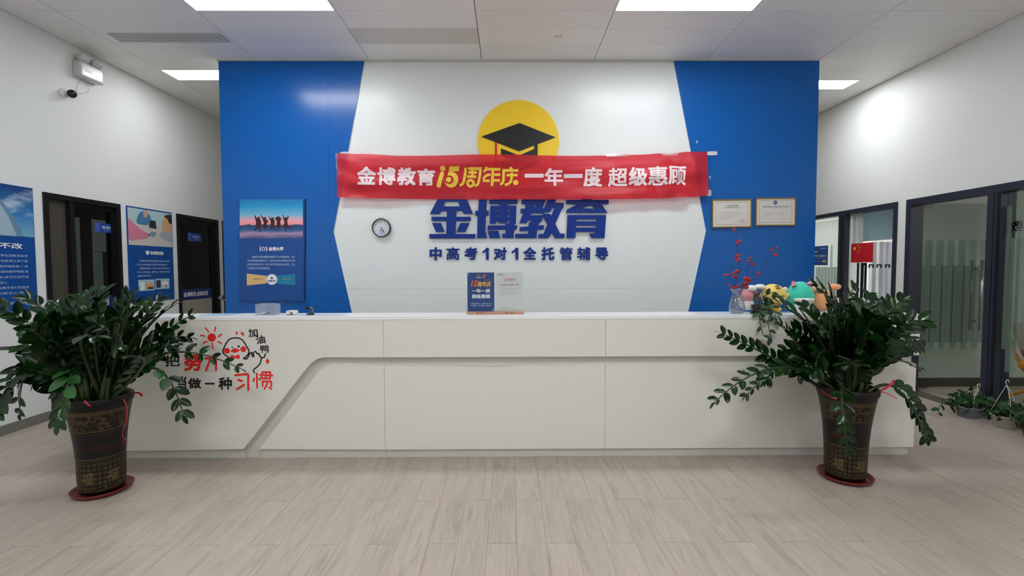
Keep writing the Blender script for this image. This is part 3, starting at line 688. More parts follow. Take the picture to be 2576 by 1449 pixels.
# ------------------------------------------------------------------ banner
YBN = YW-.075
def banner_mat():
    m = bpy.data.materials.new('thin red satin'); m.use_nodes = True; N = m.node_tree.nodes; L = m.node_tree.links; b = N['Principled BSDF']
    b.inputs['Base Color'].default_value = C(222, 34, 54); b.inputs['Roughness'].default_value = .42; b.inputs['Sheen Weight'].default_value = .3
    t = N.new('ShaderNodeBsdfTransparent'); t.inputs[0].default_value = (1, .3, .35, 1); mx = N.new('ShaderNodeMixShader'); mx.inputs[0].default_value = .27
    tl = N.new('ShaderNodeBsdfTranslucent'); tl.inputs[0].default_value = C(230, 40, 55); m2 = N.new('ShaderNodeMixShader'); m2.inputs[0].default_value = .25
    L.new(b.outputs[0], m2.inputs[1]); L.new(tl.outputs[0], m2.inputs[2]); L.new(m2.outputs[0], mx.inputs[1]); L.new(t.outputs[0], mx.inputs[2]); L.new(mx.outputs[0], N['Material Output'].inputs[0])
    return m
def interp(x, P):
    for (a, ya), (b, yb) in zip(P, P[1:]):
        if x <= b: t = max(0, (x-a)/(b-a)); t = t*t*(3-2*t)*.5+t*.5; return ya+t*(yb-ya)
    return P[-1][1]
top = [(848, 385), (910, 388), (1000, 393), (1080, 392), (1200, 389), (1304, 388), (1450, 390), (1560, 391), (1650, 388), (1720, 384), (1779, 381)]
bot = [(848, 496), (950, 499), (1080, 500), (1250, 501), (1400, 502), (1520, 502), (1650, 500), (1740, 495), (1781, 492)]
def wave(px, py):
    v = (py-385)/115; u = px
    w1 = math.sin(u/130+v*2.2)*.012+math.sin(u/62-v*3.1+1)*.005
    edge = max(0, (u-1600)/180); w1 += edge*(.018*math.sin(u/17-v*3.6)+.010*math.sin(u/9+v*5))
    le = max(0, (960-u)/110); w1 += le*.012*math.sin(u/30+v*6.5)
    w1 += .0060*math.sin(v*12-u/170+math.sin(u/90)) + .0035*math.sin(v*7+u/48) + .0022*math.sin(v*21+u/75)
    w1 += max(0, (u-1480)/300)*.012*math.sin(u/13-v*4.5) + le*.009*math.sin(v*16-u/22)
    e = min(1, min(u-846, 1783-u)/60); return max(-.035, min(.045, w1*1.8*max(.25, e))) - .002
NX, NY = 220, 22; V = []; Fc = []
for j in range(NY+1):
    for i in range(NX+1):
        px = 848+(1780.5-848)*i/NX; y0, y1 = interp(px, top), interp(px, bot); py = y0+(y1-y0)*j/NY
        V.append(onY(px, py, YBN)-Vector((0, wave(px, py), 0)))
for j in range(NY):
    for i in range(NX): a = j*(NX+1)+i; Fc.append((a, a+1, a+NX+2, a+NX+1))
ban = O('banner', V, Fc, banner_mat(), None, smooth=True, label='red cloth banner with white and yellow Chinese lettering taped across the wall', cat='banner')
def onban(V2, Fc, name, m):
    """px mesh -> refined, laid on the cloth"""
    me = bpy.data.meshes.new(name); me.from_pydata([(v[0], v[1], v[2]*1000 if len(v) > 2 else 0) for v in V2], [], Fc); bm = bmesh.new(); bm.from_mesh(me)
    x0 = min(v[0] for v in V2); x1 = max(v[0] for v in V2); x = x0+7
    bmesh.ops.remove_doubles(bm, verts=bm.verts, dist=1e-4)
    while x < x1: bmesh.ops.bisect_plane(bm, geom=bm.verts[:]+bm.edges[:]+bm.faces[:], plane_co=(x, 0, 0), plane_no=(1, 0, 0)); x += 7
    for y in range(418, 474, 9): bmesh.ops.bisect_plane(bm, geom=bm.verts[:]+bm.edges[:]+bm.faces[:], plane_co=(0, y, 0), plane_no=(0, 1, 0))
    bmesh.ops.triangulate(bm, faces=bm.faces[:]); 
    vv = [onY(v.co.x, v.co.y, YBN)-Vector((0, wave(v.co.x, v.co.y)+.0035+v.co.z*.001, 0)) for v in bm.verts]
    bm.verts.index_update(); ff = [tuple(v.index for v in f.verts) for f in bm.faces]; bm.free(); bpy.data.meshes.remove(me)
    return O(name, vv, ff, m, ban, smooth=True)
def bt(ch, x0, y0, x1, y1, m, bold=.035, shear=0):
    V, Fc = text2d(ch, bold, 3, shear); xs = [v[0] for v in V]; ys = [v[1] for v in V]
    a, b, c, d = min(xs), max(xs), min(ys), max(ys)
    onban([(x0+(v[0]-a)/(b-a)*(x1-x0), y1-(v[1]-c)/(d-c)*(y1-y0), v[2]) for v in V], Fc, 'lettering', m)
M_BW = mat('banner white print', C(232, 215, 220), .5); M_BY = mat('banner yellow print', C(238, 200, 60), .5)
for ch, x0, x1, y0, y1 in (('金', 901, 947, 421, 466), ('博', 950, 996, 422, 467), ('教', 1000, 1046, 422, 467), ('育', 1049, 1094, 424, 467)): bt(ch, x0, y0, x1, y1, M_BW)
for ch, x0, x1, y0, y1 in (('一', 1320, 1368, 436, 446), ('年', 1370, 1417, 422, 468), ('一', 1419, 1466, 437, 447), ('度', 1468, 1515, 421, 469), ('超', 1530, 1578, 422, 469), ('级', 1581, 1627, 421, 468), ('惠', 1629, 1676, 419, 467), ('顾', 1678, 1726, 418, 466)):
    bt(ch, x0, y0, x1, y1, M_BW, 0 if ch == '一' else (.03 if ch in '年度级' else .022))
def q4(x, y): return (1090+x/11.2, 400+y/11.2)
def yst(lns, wd):
    rings = []
    for ln in lns:
        P = [Vector(p) for p in ln]; n = len(P); L1 = []; R1 = []
        for i in range(n):
            t = (P[min(i+1, n-1)]-P[max(i-1, 0)]).normalized(); nn = Vector((-t.y, t.x))*wd/2; L1.append(P[i]+nn); R1.append(P[i]-nn)
        rings.append([q4(*p) for p in L1+R1[::-1]])
    return rings
def yban(rings, name='lettering'):
    for rg in rings:
        V, Fc = fill2d(rg if isinstance(rg[0], list) else [rg]); onban([(v[0], v[1]) for v in V], Fc, name, M_BY)
def arc(cx, cy, r, a0, a1, n=10, ry=None): return [(cx+r*math.cos(math.radians(a0+(a1-a0)*i/n)), cy+(ry or r)*math.sin(math.radians(a0+(a1-a0)*i/n))) for i in range(n+1)]
ys_ = []
ys_.append([q4(*p) for p in arc(265, 265, 74, 0, 345, 20)])
ys_.append([q4(*p) for p in arc(240, 400, 58, 185, 370, 8)+arc(150, 740, 62, 10, 190, 8)])
ys_.append([q4(*p) for p in [(450, 210), (740, 207), (712, 335), (470, 345)]+arc(500, 570, 200, -75, 0, 8, 225)+arc(500, 570, 200, 10, 180, 14, 225)+[(283, 590), (325, 655), (390, 690)]+arc(450, 575, 120, 80, -80, 12)+[(390, 458), (430, 350)]])
ys_.append([q4(*p) for p in arc(430, 577, 77, 0, 345, 20)])
for r_ in yst([[(910, 245), (895, 400), (870, 560), (840, 660), (800, 710), (735, 728)], [(985, 265), (1335, 265)], [(1330, 225), (1315, 400), (1290, 560), (1260, 680), (1220, 730), (1165, 742)], [(985, 368), (1222, 368)], [(1103, 300), (1098, 460)], [(950, 488), (1205, 488)],
    [(1500, 215), (1480, 290), (1420, 345)], [(1490, 275), (1888, 280)], [(1720, 430), (1882, 430)], [(1700, 592), (1878, 592)], [(1680, 300), (1652, 755)], [(1608, 430), (1540, 435), (1470, 470), (1420, 530), (1405, 600), (1590, 604)],
    [(1945, 308), (2398, 308)], [(1985, 308), (1975, 600), (1945, 680), (1885, 712)], [(2060, 443), (2378, 443)], [(2215, 370), (2205, 560), (2180, 640), (2110, 700), (2015, 728)]], 76):
    ys_.append(r_)
ys_.append([q4(*p) for p in arc(2188, 255, 50, 0, 340, 14)]); ys_.append([q4(*p) for p in arc(2322, 660, 78, 0, 345, 20)])
for r_ in ys_: yban([r_])
yban([[[q4(*p) for p in arc(1045, 672, 124, 0, 345, 22)], [q4(*p) for p in arc(1045, 672, 44, 0, 340, 16)]]])
M_TAPE = glass('clear tape', (.98, .98, .98, 1), .1, .22, (.85, .86, .9, 1)); M_TAPEW = mat('white tape', C(205, 208, 215), .4)
for rc, m in (((1779, 381, 1804, 391), M_TAPEW), ((844, 385, 852, 404), M_TAPE), ((845, 405, 851, 426), M_TAPE), ((1775, 478, 1789, 493), M_TAPEW), ((856, 382, 876, 388), M_TAPEW), ((1524, 386, 1583, 394), M_TAPE), ((1648, 384, 1706, 392), M_TAPE)):
    ring = [(rc[0], rc[1]+1), (rc[0]+(rc[2]-rc[0])*.5, rc[1]-.5), (rc[2], rc[1]), (rc[2], rc[3]-1), (rc[0]+(rc[2]-rc[0])*.4, rc[3]), (rc[0]+.5, rc[3]-.5)]
    yy = YBN-.012 if rc[0] > 1500 and rc[0] < 1770 else YW-.02 if rc[0] < 870 or rc[0] > 1770 else YBN
    S('tape', [ring], ('Y', yy), m, ban, depth=.001, off=0)

# ------------------------------------------------------------------ wall clock
cc = onY(961, 573.5, YW)
clk = empty('wall_clock', (cc.x, YW, cc.z-.1), 'small round black-rimmed wall clock left of the big letters', 'clock')
cr_ = .1
def ring_lathe(name, c, r0_, r1_, h0, h1, m, par, seg=40, ax='Y'):
    V, Fc = lathe_vf(c, [(r1_, h0), (r1_, h1-.004), (r1_-.004, h1), (r0_+.002, h1), (r0_, h1-.006), (r0_, h0)], seg, ax, False); return O(name, V, Fc, m, par, smooth=True)
M_CLK = mat('dark clock rim', C(34, 40, 46), .3)
ring_lathe('rim', (cc.x, YW, cc.z), .09, cr_, 0, .045, M_CLK, clk)
lathe('back', (cc.x, YW-.001, cc.z), [(.097, 0), (.097, .02)], M_CLK, clk, axis='Y', smooth=False)
lathe('dial', (cc.x, YW-.021, cc.z), [(.091, 0), (.091, .003)], mat('dial', C(215, 222, 226), .5), clk, seg=40, axis='Y', smooth=False)
yd = YW-.0245; join = ([], [])
for i in range(1, 13):
    a = math.radians(90-30*i); ux, uz = cc.x+.073*math.cos(a), cc.z+.073*math.sin(a); h_ = .013; wd = .003 if i == 1 else .008 if i < 10 else .014
    T('', str(i), (Vector((ux-wd/2, yd, uz-h_/2)), Vector((wd, 0, 0)), Vector((0, 0, h_))), ('Y', yd), None, None, .01, join=join, off=.0004)
O('numerals', join[0], join[1], mat('grey numerals', C(70, 72, 80), .5), clk)
slab('dial_picture', [(cc.x-.026, cc.z-.035), (cc.x-.015, cc.z-.07), (cc.x, cc.z-.078), (cc.x+.02, cc.z-.072), (cc.x+.033, cc.z-.04), (cc.x+.03, cc.z-.018), (cc.x, cc.z-.014), (cc.x-.02, cc.z-.018)], yd-.0003, yd, mat('pale blue dial print', C(165, 182, 215), .5), clk)
slab('dial_print', [(cc.x-.024, cc.z+.034), (cc.x+.008, cc.z+.034), (cc.x+.004, cc.z+.05), (cc.x-.018, cc.z+.042)], yd-.0003, yd, mat('pale cyan dial print', C(165, 205, 215), .5), clk)
def hand(nm, ang, ln, wd, m, yy, tail=.01):
    a = math.radians(90-ang); d = Vector((math.cos(a), math.sin(a))); n_ = Vector((-d.y, d.x)); c2 = Vector((cc.x, cc.z))
    P = [c2-d*tail+n_*wd, c2+d*ln+n_*wd*.4, c2+d*ln-n_*wd*.4, c2-d*tail-n_*wd]; slab(nm, [tuple(p) for p in P], yy-.0012, yy, m, clk)
hand('hour_hand', 157, .045, .0028, M_BLK, yd-.004); hand('minute_hand', 147, .07, .0022, M_BLK, yd-.006); hand('second_hand', 87, .062, .0008, M_BLK, yd-.008, .024)
lathe('crystal', (cc.x, YW-.036, cc.z), [(.0895, 0), (.0895, .002)], glass('clock glass', (1, 1, 1, 1), .03), clk, seg=40, axis='Y', smooth=False)
p = onY(960, 548.5, YW); box('hanger', p.x-.026, p.x+.026, YW-.02, YW, p.z-.014, p.z+.006, mat('beige clip', C(205, 200, 180), .5), clk)

# ------------------------------------------------------------------ poster on the blue wall
PB = ('Y', BF-.02)
def board_px(rc, pl, th, m, parent, name='board'):
    og, U, W_ = rectmap(rc, pl); n = nrm(pl); V = []
    for dz in (0, -th):
        for a, b in ((0, 0), (1, 0), (1, 1), (0, 1)): V.append(og+U*a+W_*b+n*dz)
    Fc = [(0, 1, 2, 3), (7, 6, 5, 4), (0, 4, 5, 1), (1, 5, 6, 2), (2, 6, 7, 3), (3, 7, 4, 0)]
    return O(name, V, Fc, m, parent)
pr = (601.5, 500, 763, 757)
po = empty('framed_poster', onY(682, 757, BF), 'blue poster with five leaping graduates at sunset on the blue wall', 'poster')
board_px((pr[0], pr[1], pr[2]+3, pr[3]), PB, .019, M_POSTE, po, 'board')
PBf = ('Y', BF-.0205)
board_px(pr, PBf, .0004, M_POST, po, 'print')
za, zb2 = onY(682, 600, BF).z, onY(682, 501, BF).z
pic = ramp_mat('sunset picture', [(0, C(60, 85, 130)), (.12, C(175, 140, 175)), (.2, C(30, 95, 150)), (.33, C(40, 60, 105)), (.345, C(250, 150, 150)), (.45, C(235, 170, 190)), (.58, C(115, 185, 220)), (.8, C(25, 150, 205)), (1, C(12, 118, 188))], 2, za, zb2, .16, 5)
S('picture', [R4(603, 501, 762, 600)], PBf, pic, po, off=.0008)
figs = [[(-9, -32), (-3, -22), (1, -20), (1, -24), (6, -24), (6, -19), (9, -14), (10, 4), (5, 6), (10, 17), (8, 18), (0, 6), (-6, 14), (-8, 13), (-5, 4), (-4, -10), (-7, -20)],
        [(-10, -30), (-3, -22), (0, -18), (2, -22), (6, -20), (6, -15), (12, -11), (9, -6), (7, -3), (8, 8), (9, 12), (4, 10), (-2, 8), (0, -6), (-5, -18)],
        [(-9, -26), (-6, -21), (-3, -17), (0, -20), (5, -20), (5, -15), (8, -12), (7, 5), (10, 15), (8, 15), (2, 5), (-4, 13), (-6, 12), (-3, 3), (-3, -9), (-8, -20)],
        [(-9, -18), (-4, -23), (2, -24), (7, -20), (9, -16), (6, -13), (6, -2), (8, 4), (3, 5), (2, 15), (0, 15), (-1, 5), (-7, 3), (-4, -4), (-4, -12)],
        [(-7, -24), (-6, -29), (-4, -26), (-4, -20), (1, -22), (5, -20), (6, -27), (9, -25), (7, -16), (5, -12), (7, 2), (14, 4), (16, 6), (6, 8), (1, 7), (2, 17), (0, 17), (-3, 6), (-6, 2), (-2, -8), (-5, -14)]]
join = ([], [])
for (cx, cy), fg in zip([(648, 568), (664, 566), (684, 566), (700, 567), (718, 567)], figs):
    S('', [[(cx+x*.95, cy+y*.95) for x, y in fg]], PBf, None, None, off=.0012, join=join)
O('silhouettes', join[0], join[1], mat('dark red print', C(62, 20, 24), .5), po)
T('heading', '金博大学', (676, 621, 713, 631), PBf, M_WHT, po, .035, off=.0012)
join = ([], [])
S('', [circ(663, 626, 4.6, 16), circ(663, 626, 3, 16)], PBf, None, None, off=.0012, join=join)
S('', [[(655, 620), (653, 626), (655, 632), (657, 632), (655.5, 626), (657, 620)]], PBf, None, None, off=.0012, join=join); S('', [[(671, 620), (673, 626), (671, 632), (669, 632), (670.5, 626), (669, 620)]], PBf, None, None, off=.0012, join=join)
O('crest', join[0], join[1], M_WHT, po)
for tx, rc in (('金博大学是金博教育集团旗下人才培养基地。专业', (634, 643.5, 742, 649)), ('培养各类精英管理人才。自成立以来,陆续推出针对管', (622, 653, 742, 658.5)), ('培生的向阳花计划。针对中层干部的赵云计划等。立志', (622, 662.5, 742, 668)), ('打造教培行业的黄埔军校。', (622, 672, 680, 677.5))):
    T('body_text', tx, rc, PBf, mat('pale print', C(190, 208, 228), .5), po, .012, off=.0012, res=1)
S('banner_shape', [[(621, 688), (671, 694), (671, 713), (621, 718)]], PBf, mat('sand print', C(226, 188, 125), .5), po, off=.0012)
S('banner_shape', [[(693, 694), (743, 689), (743, 718), (693, 713)]], PBf, mat('teal print', C(15, 128, 165), .5), po, off=.0012)
S('roundel', [circ(684, 703, 13.5)], PBf, M_WHT, po, off=.0016)
T('roundel_text', '金博大学', (674, 704, 694, 709), PBf, M_LETT, po, .02, off=.002)
S('roundel_mark', [[(681, 699), (684, 697), (687, 699), (686, 702), (682, 702)]], PBf, M_LETT, po, off=.002)
T('small_text', '向阳花计划', (638, 699.5, 658, 704), PBf, mat('navy print', C(40, 60, 90), .5), po, .01, off=.002, res=1)
T('small_text', '赵云计划', (711, 699, 731, 704), PBf, mat('gold print', C(190, 170, 90), .5), po, .01, off=.002, res=1)

# ------------------------------------------------------------------ certificates
def certificate(rc, label, title, tfun, tilt=0):
    pl = ('Y', BF-.018); t = empty('certificate', onY((rc[0]+rc[2])/2, rc[3], BF), label, 'framed certificate', 'framed certificates on the blue wall')
    og, U, W_ = rectmap(rc, pl); b = .011
    U = Vector((U.length, 0, tilt*U.length)); W_ = Vector((-tilt*W_.length, 0, W_.length))
    u, v = U.normalized(), W_.normalized(); n = Vector((0, -1, 0))
    def bx(nm, a0, a1, b0, b1, d0, d1, m):
        V = [og+u*a+v*c+n*d for d in (d1, d0) for a, c in ((a0, b0), (a1, b0), (a1, b1), (a0, b1))]
        return O(nm, V, [(0, 1, 2, 3), (7, 6, 5, 4), (0, 4, 5, 1), (1, 5, 6, 2), (2, 6, 7, 3), (3, 7, 4, 0)], m, t)
    Wd, Hh = U.length, W_.length
    mg = mat('gold brown frame', C(150, 118, 62), .35, metal=.4)
    bx('frame', 0, Wd, 0, b, -.017, .006, mg); bx('frame', 0, Wd, Hh-b, Hh, -.017, .006, mg); bx('frame', 0, b, b, Hh-b, -.017, .006, mg); bx('frame', Wd-b, Wd, b, Hh-b, -.017, .006, mg)
    bx('mount', b, Wd-b, b, Hh-b, -.016, -.002, mat('cream mount', C(222, 216, 200), .6)); m1 = b+.028
    bx('sheet', m1, Wd-m1, m1*.8, Hh-m1*.8, -.002, -.001, mat('certificate paper', C(216, 212, 208), .6))
    gr = mat('grey border print', C(150, 150, 158), .6); e = .004
    V = []; Fc = []
    for a0, a1, b0, b1 in ((m1, Wd-m1, m1*.8, m1*.8+e), (m1, Wd-m1, Hh-m1*.8-e, Hh-m1*.8), (m1, m1+e, m1*.8, Hh-m1*.8), (Wd-m1-e, Wd-m1, m1*.8, Hh-m1*.8)):
        k = len(V); V += [og+u*a+v*c+n*-.0006 for a, c in ((a0, b0), (a1, b0), (a1, b1), (a0, b1))]; Fc.append((k, k+1, k+2, k+3))
    O('border', V, Fc, gr, t)
    def tx(nm, s, a0, a1, b0, b1, m, bold=.01): T(nm, s, (og+u*(a0*Wd)+v*(b0*Hh), u*((a1-a0)*Wd), v*((b1-b0)*Hh)), pl, m, t, bold, off=-.0003, res=1)
    tfun(t, tx, og, u, v, Wd, Hh, pl)
DKP = mat('dark grey print', C(70, 70, 75), .6); LGP = mat('light grey print', C(150, 150, 152), .6); RDP = mat('stamp red', C(200, 70, 80), .6)
def c1(t, tx, og, u, v, Wd, Hh, pl):
    tx('title', '中华人民共和国', .36, .66, .75, .81, DKP); tx('title', '民办学校办学许可证', .32, .7, .68, .74, DKP)
    for i, b in enumerate((.53, .48, .43, .38, .33, .29)): tx('text_line', ['校名称', '地 址', '校长姓名', '学校类型', '办学内容', '主管部门'][i]+(':深圳市教育培训' if i < 4 else ''), .17, .26+.5*(1-i*.13), b+.005, b+.03, LGP, 0)
    tx('text_line', '主管部门', .64, .73, .22, .245, DKP)
    c = og+u*(.78*Wd)+v*(.22*Hh)+Vector((0, -.0002, 0)); V = []; Fc = []; n = 24
    for i in range(n):
        a = 2*math.pi*i/n
        for r in (.020, .0165): V.append(c+u*r*math.cos(a)+v*r*math.sin(a))
    for i in range(n): j = (i+1) % n; Fc.append((2*i, 2*j, 2*j+1, 2*i+1))
    k = len(V)
    for i in range(10): a = math.pi/2+i*math.pi/5; r = .007 if i % 2 == 0 else .003; V.append(c+u*r*math.cos(a)+v*r*math.sin(a))
    Fc.append(tuple(range(k, k+10))); O('red_stamp', V, Fc, RDP, t)
def c2(t, tx, og, u, v, Wd, Hh, pl):
    tx('title', '民办非企业单位登记证书', .19, .83, .64, .72, DKP, .02)
    c = og+u*(.49*Wd)+v*(.83*Hh)+Vector((0, -.0003, 0)); V = [c+u*.021*math.cos(i*math.pi/12)+v*(.024*math.sin(i*math.pi/12)) for i in range(24)]
    O('crest', V, [tuple(range(24))], mat('crest blue grey', C(70, 88, 130), .5), t)
    c = c+Vector((0, -.0002, 0)); V = [c+u*.012*math.cos(i*math.pi/6)+v*(.010*math.sin(i*math.pi/6)) for i in range(12)]
    O('crest_centre', V, [tuple(range(12))], mat('crest grey', C(130, 140, 165), .5), t)
    for s, a0, a1, b in (('名 称: 金博教育', .17, .4, .46), ('住 所: 深圳市龙岗区', .17, .46, .41), ('法定代表人: 见附页', .17, .4, .36), ('开办资金: 十万元', .54, .74, .46), ('业务主管单位: 教育局', .54, .8, .41), ('发证机关', .58, .74, .25), ('年 月 日', .56, .72, .2)): tx('text_line', s, a0, a1, b, b+.025, LGP, 0)
certificate((1791, 502, 1890, 573), 'framed certificate with red round stamp, left of two on blue', '', c1, .012)
certificate((1900, 498, 2001, 568), 'framed certificate with round blue crest, right of two on blue', '', c2, .004)
# bits of clear tape left on the blue wall
for i, (x, y) in enumerate(((1753, 357), (1786, 446))):
    S('tape_scrap', [[(x-1.5, y-3), (x+1, y-4), (x+2, y+2), (x-1, y+4)]], ('Y', BF), M_TAPEW, None, depth=.0006, off=.0002, label=['tiny scrap of white tape on blue wall above the banner end', 'tiny scrap of white tape on blue wall beside the banner end'][i], cat='tape')

# ------------------------------------------------------------------ sign holders on the counter
def holder(x0, x1, label, kind_):
    yb = DK+.12; pl = ('Y', yb); xa, xb = onY(x0, 700, yb).x, onY(x1, 700, yb).x
    zt_ = onY((x0+x1)/2, 685.5, yb).z; z0 = HD
    t = empty('sign_holder', ((xa+xb)/2, yb, HD), label, 'sign holder', 'acrylic sign holders on the counter')
    box('base', xa-.004, xb+.004, yb-.03, yb+.03, z0, z0+.02, mat('beech wood', C(190, 145, 120), .5, var=.05), t, bevel=.002)
    box('sheet', xa+.002, xb-.002, yb-.0015, yb+.0015, z0+.02, zt_, mat('navy poster', C(8, 60, 125), .4) if kind_ else M_PAPER, t)
    acr = glass('acrylic', (.97, .98, .98, 1), .03, refl=.5)
    box('acrylic_front', xa, xb, yb-.006, yb-.004, z0+.02, zt_+.004, acr, t)
    zc = z0+.02; Hh = zt_-zc; Wd = xb-xa; pf = ('Y', yb-.002)
    def tx(nm, s, a0, a1, b0, b1, m, bold=.02, sh=0, of=.0002): T(nm, s, (Vector((xa+a0*Wd, pf[1], zc+b0*Hh)), Vector(((a1-a0)*Wd, 0, 0)), Vector((0, 0, (b1-b0)*Hh))), pf, m, t, bold, off=of, res=2, shear=sh)
    # burnt-in mark on the wooden base
    T('base_mark', '金博教育', (Vector((xa+.44*Wd, yb-.03, z0+.004)), Vector((.22*Wd, 0, 0)), Vector((0, 0, .012))), ('Y', yb-.03), mat('burnt brown', C(95, 60, 40), .7), t, .02, off=.0004, res=1)
    slab('base_mark_cap', [(xa+.35*Wd, z0+.013), (xa+.385*Wd, z0+.017), (xa+.42*Wd, z0+.013), (xa+.4*Wd, z0+.006), (xa+.37*Wd, z0+.006)], yb-.0304, yb-.03, mat('burnt brown', C(95, 60, 40), .7), t)
    if kind_:
        og = mat('orange print', C(225, 130, 50), .5); gd = mat('gold yellow print', C(225, 175, 60), .5)
        tx('headline', '15', .13, .40, .64, .80, mat('red orange print', C(215, 85, 45), .5), .04, .25)
        tx('headline', '周年庆', .38, .88, .63, .77, gd, .03, .1)
        tx('headline', '一年一度', .17, .84, .48, .58, M_WHT, .03); tx('headline', '超级惠顾', .17, .84, .335, .44, M_WHT, .025)
        tx('small_text', '集团年度回馈', .62, .88, .79, .815, og, .0)
        for s, a0, a1, b in (('教学服务全面升级一对一', .14, .5, .185), ('报课满一万送一万课', .56, .88, .185), ('新学员优惠', .14, .34, .135), ('中高考冲刺班', .4, .64, .135), ('老学员续费礼', .69, .88, .135)): tx('small_text', s, a0, a1, b, b+.028, M_WHT, .0)
        tx('logo_text', '金博教育', .32, .52, .86, .885, M_WHT, .02); tx('logo_number', '15', .56, .68, .86, .95, og, .03, .2)
        x_, z_ = xa+.42*Wd, zc+.925*Hh; slab('logo_mark', [(x_+.006*math.cos(i), z_+.006*math.sin(i)) for i in [j*math.pi/6 for j in range(12)]], pf[1]-.0004, pf[1]-.0001, og, t)
        cy = mat('cyan print', C(25, 140, 180), .5)
        slab('corner_shape', [(xa+.87*Wd-.0, zc), (xb-.002, zc), (xb-.002, zc+.07*Hh), (xa+.95*Wd, zc+.075*Hh), (xa+.88*Wd, zc+.03*Hh)], pf[1]-.0004, pf[1]-.0001, cy, t)
        slab('corner_shape', [(xa+.002, zt_), (xa+.002, zt_-.025), (xa+.03*Wd, zt_-.022), (xa+.09*Wd, zt_)], pf[1]-.0004, pf[1]-.0001, cy, t)
    else:
        tx('headline', '公司文件', .29, .71, .78, .85, mat('red letterhead', C(190, 50, 55), .5), .005)
        tx('letterhead', '金博教育集团', .06, .27, .935, .955, mat('navy letterhead', C(50, 70, 100), .5), .01)
        boxes('rule', [(xa+.15*Wd, xa+.83*Wd, pf[1]-.0003, pf[1]-.0001, zc+.735*Hh, zc+.738*Hh)], LGP, t)
        tx('subject', '关于十五周年庆活动', .15, .47, .67, .695, DKP, .01); tx('subject', '"超级惠顾"', .5, .7, .67, .695, RDP, .01); tx('subject', '的通知', .73, .84, .67, .695, DKP, .01)
        for s, a0, a1, b in (('各校区各部门为回馈广大学员家长对金博教育的支持与厚爱', .19, .86, .59), ('集团决定在全国各校区开展十五周年庆活动具体事宜通知', .13, .78, .54), ('本次活动时间为本年十一月一日至十二月三十一日期间内', .19, .86, .49), ('活动期间所有报名学员均可享受超级优惠及礼品请各校区', .13, .83, .44), ('特此通知', .19, .3, .39), ('金博教育集团', .74, .87, .26), ('二零二一年十一月一日', .6, .87, .228), ('抄送:各部门 各校区', .12, .46, .085), ('主送:各校区校长 教务部 市场部 人事部 财务部', .12, .74, .045)): tx('text_line', s, a0, a1, b, b+.013, LGP, 0)
holder(1175, 1244, 'sign holder with dark blue anniversary poster, left of the pair on counter', 1)
holder(1247, 1316, 'sign holder with white typed letter, right of the pair on counter', 0)

# ------------------------------------------------------------------ small things on the counter
yb = DK+.1
a, b = onY(651, 766, yb), onY(697, 766, yb)
bx_ = empty('plastic_box', ((a.x+b.x)/2, yb, HD), 'clear plastic box with lid and odds and ends on the counter', 'box')
clr = glass('clear plastic', (.93, .95, .97, 1), .05, .15, (.85, .88, .92, 1)); d_ = .05; hh = .075
boxes('body', [(a.x, b.x, yb-d_, yb-d_+.003, HD, HD+hh), (a.x, b.x, yb+d_-.003, yb+d_, HD, HD+hh), (a.x, a.x+.003, yb-d_, yb+d_, HD, HD+hh), (b.x-.003, b.x, yb-d_, yb+d_, HD, HD+hh), (a.x, b.x, yb-d_, yb+d_, HD, HD+.003)], clr, bx_)
box('lid', a.x-.003, b.x+.003, yb-d_-.003, yb+d_+.003, HD+hh, HD+hh+.01, clr, bx_, bevel=.003)
for i, (u_, m) in enumerate(((.55, M_BLK), (.35, M_PLAST), (.72, mat('grey bits', C(120, 120, 125), .5)))):
    tube('clip', [(a.x+(b.x-a.x)*u_-.025, yb-.02+.01*i, HD+.012), (a.x+(b.x-a.x)*u_, yb-.015, HD+.018), (a.x+(b.x-a.x)*u_+.03, yb-.01, HD+.012)], [.006, .009, .005], m, bx_, 8)
p = onY(734, 787, yb)
dv = empty('card_reader', (p.x, yb, HD), 'small white handheld device with dark socket on the counter', 'device')
box('shell', p.x-.032, p.x+.034, yb-.03, yb+.04, HD, HD+.034, M_PLAST, dv, bevel=.011, bseg=3)
box('grey_base', p.x-.026, p.x+.03, yb-.0315, yb+.03, HD, HD+.008, mat('grey rubber', C(120, 122, 124), .5), dv)
box('socket', p.x+.002, p.x+.018, yb-.0315, yb-.029, HD+.010, HD+.020, M_BLK, dv)
box('slot', p.x-.02, p.x+.022, yb-.0312, yb-.0295, HD+.025, HD+.027, M_BLK, dv)
p = onY(781, 792, yb)
sd = empty('phone_stand', (p.x, yb, HD), 'small black and grey clamp stand at the back of the counter', 'stand')
lathe('foot', (p.x, yb, HD), [(.03, 0), (.031, .006), (.02, .012), (.01, .014)], M_BLK, sd, seg=24)
tube('arm', smooth2([(p.x+.004, yb, HD+.01), (p.x+.018, yb, HD+.03), (p.x+.014, yb, HD+.05), (p.x-.004, yb, HD+.055)], 4), .007, mat('grey stand arm', C(110, 112, 116), .35, metal=.5), sd, 8)
box('clamp', p.x-.03, p.x-.004, yb-.015, yb+.015, HD+.038, HD+.064, M_BLK, sd, bevel=.003)
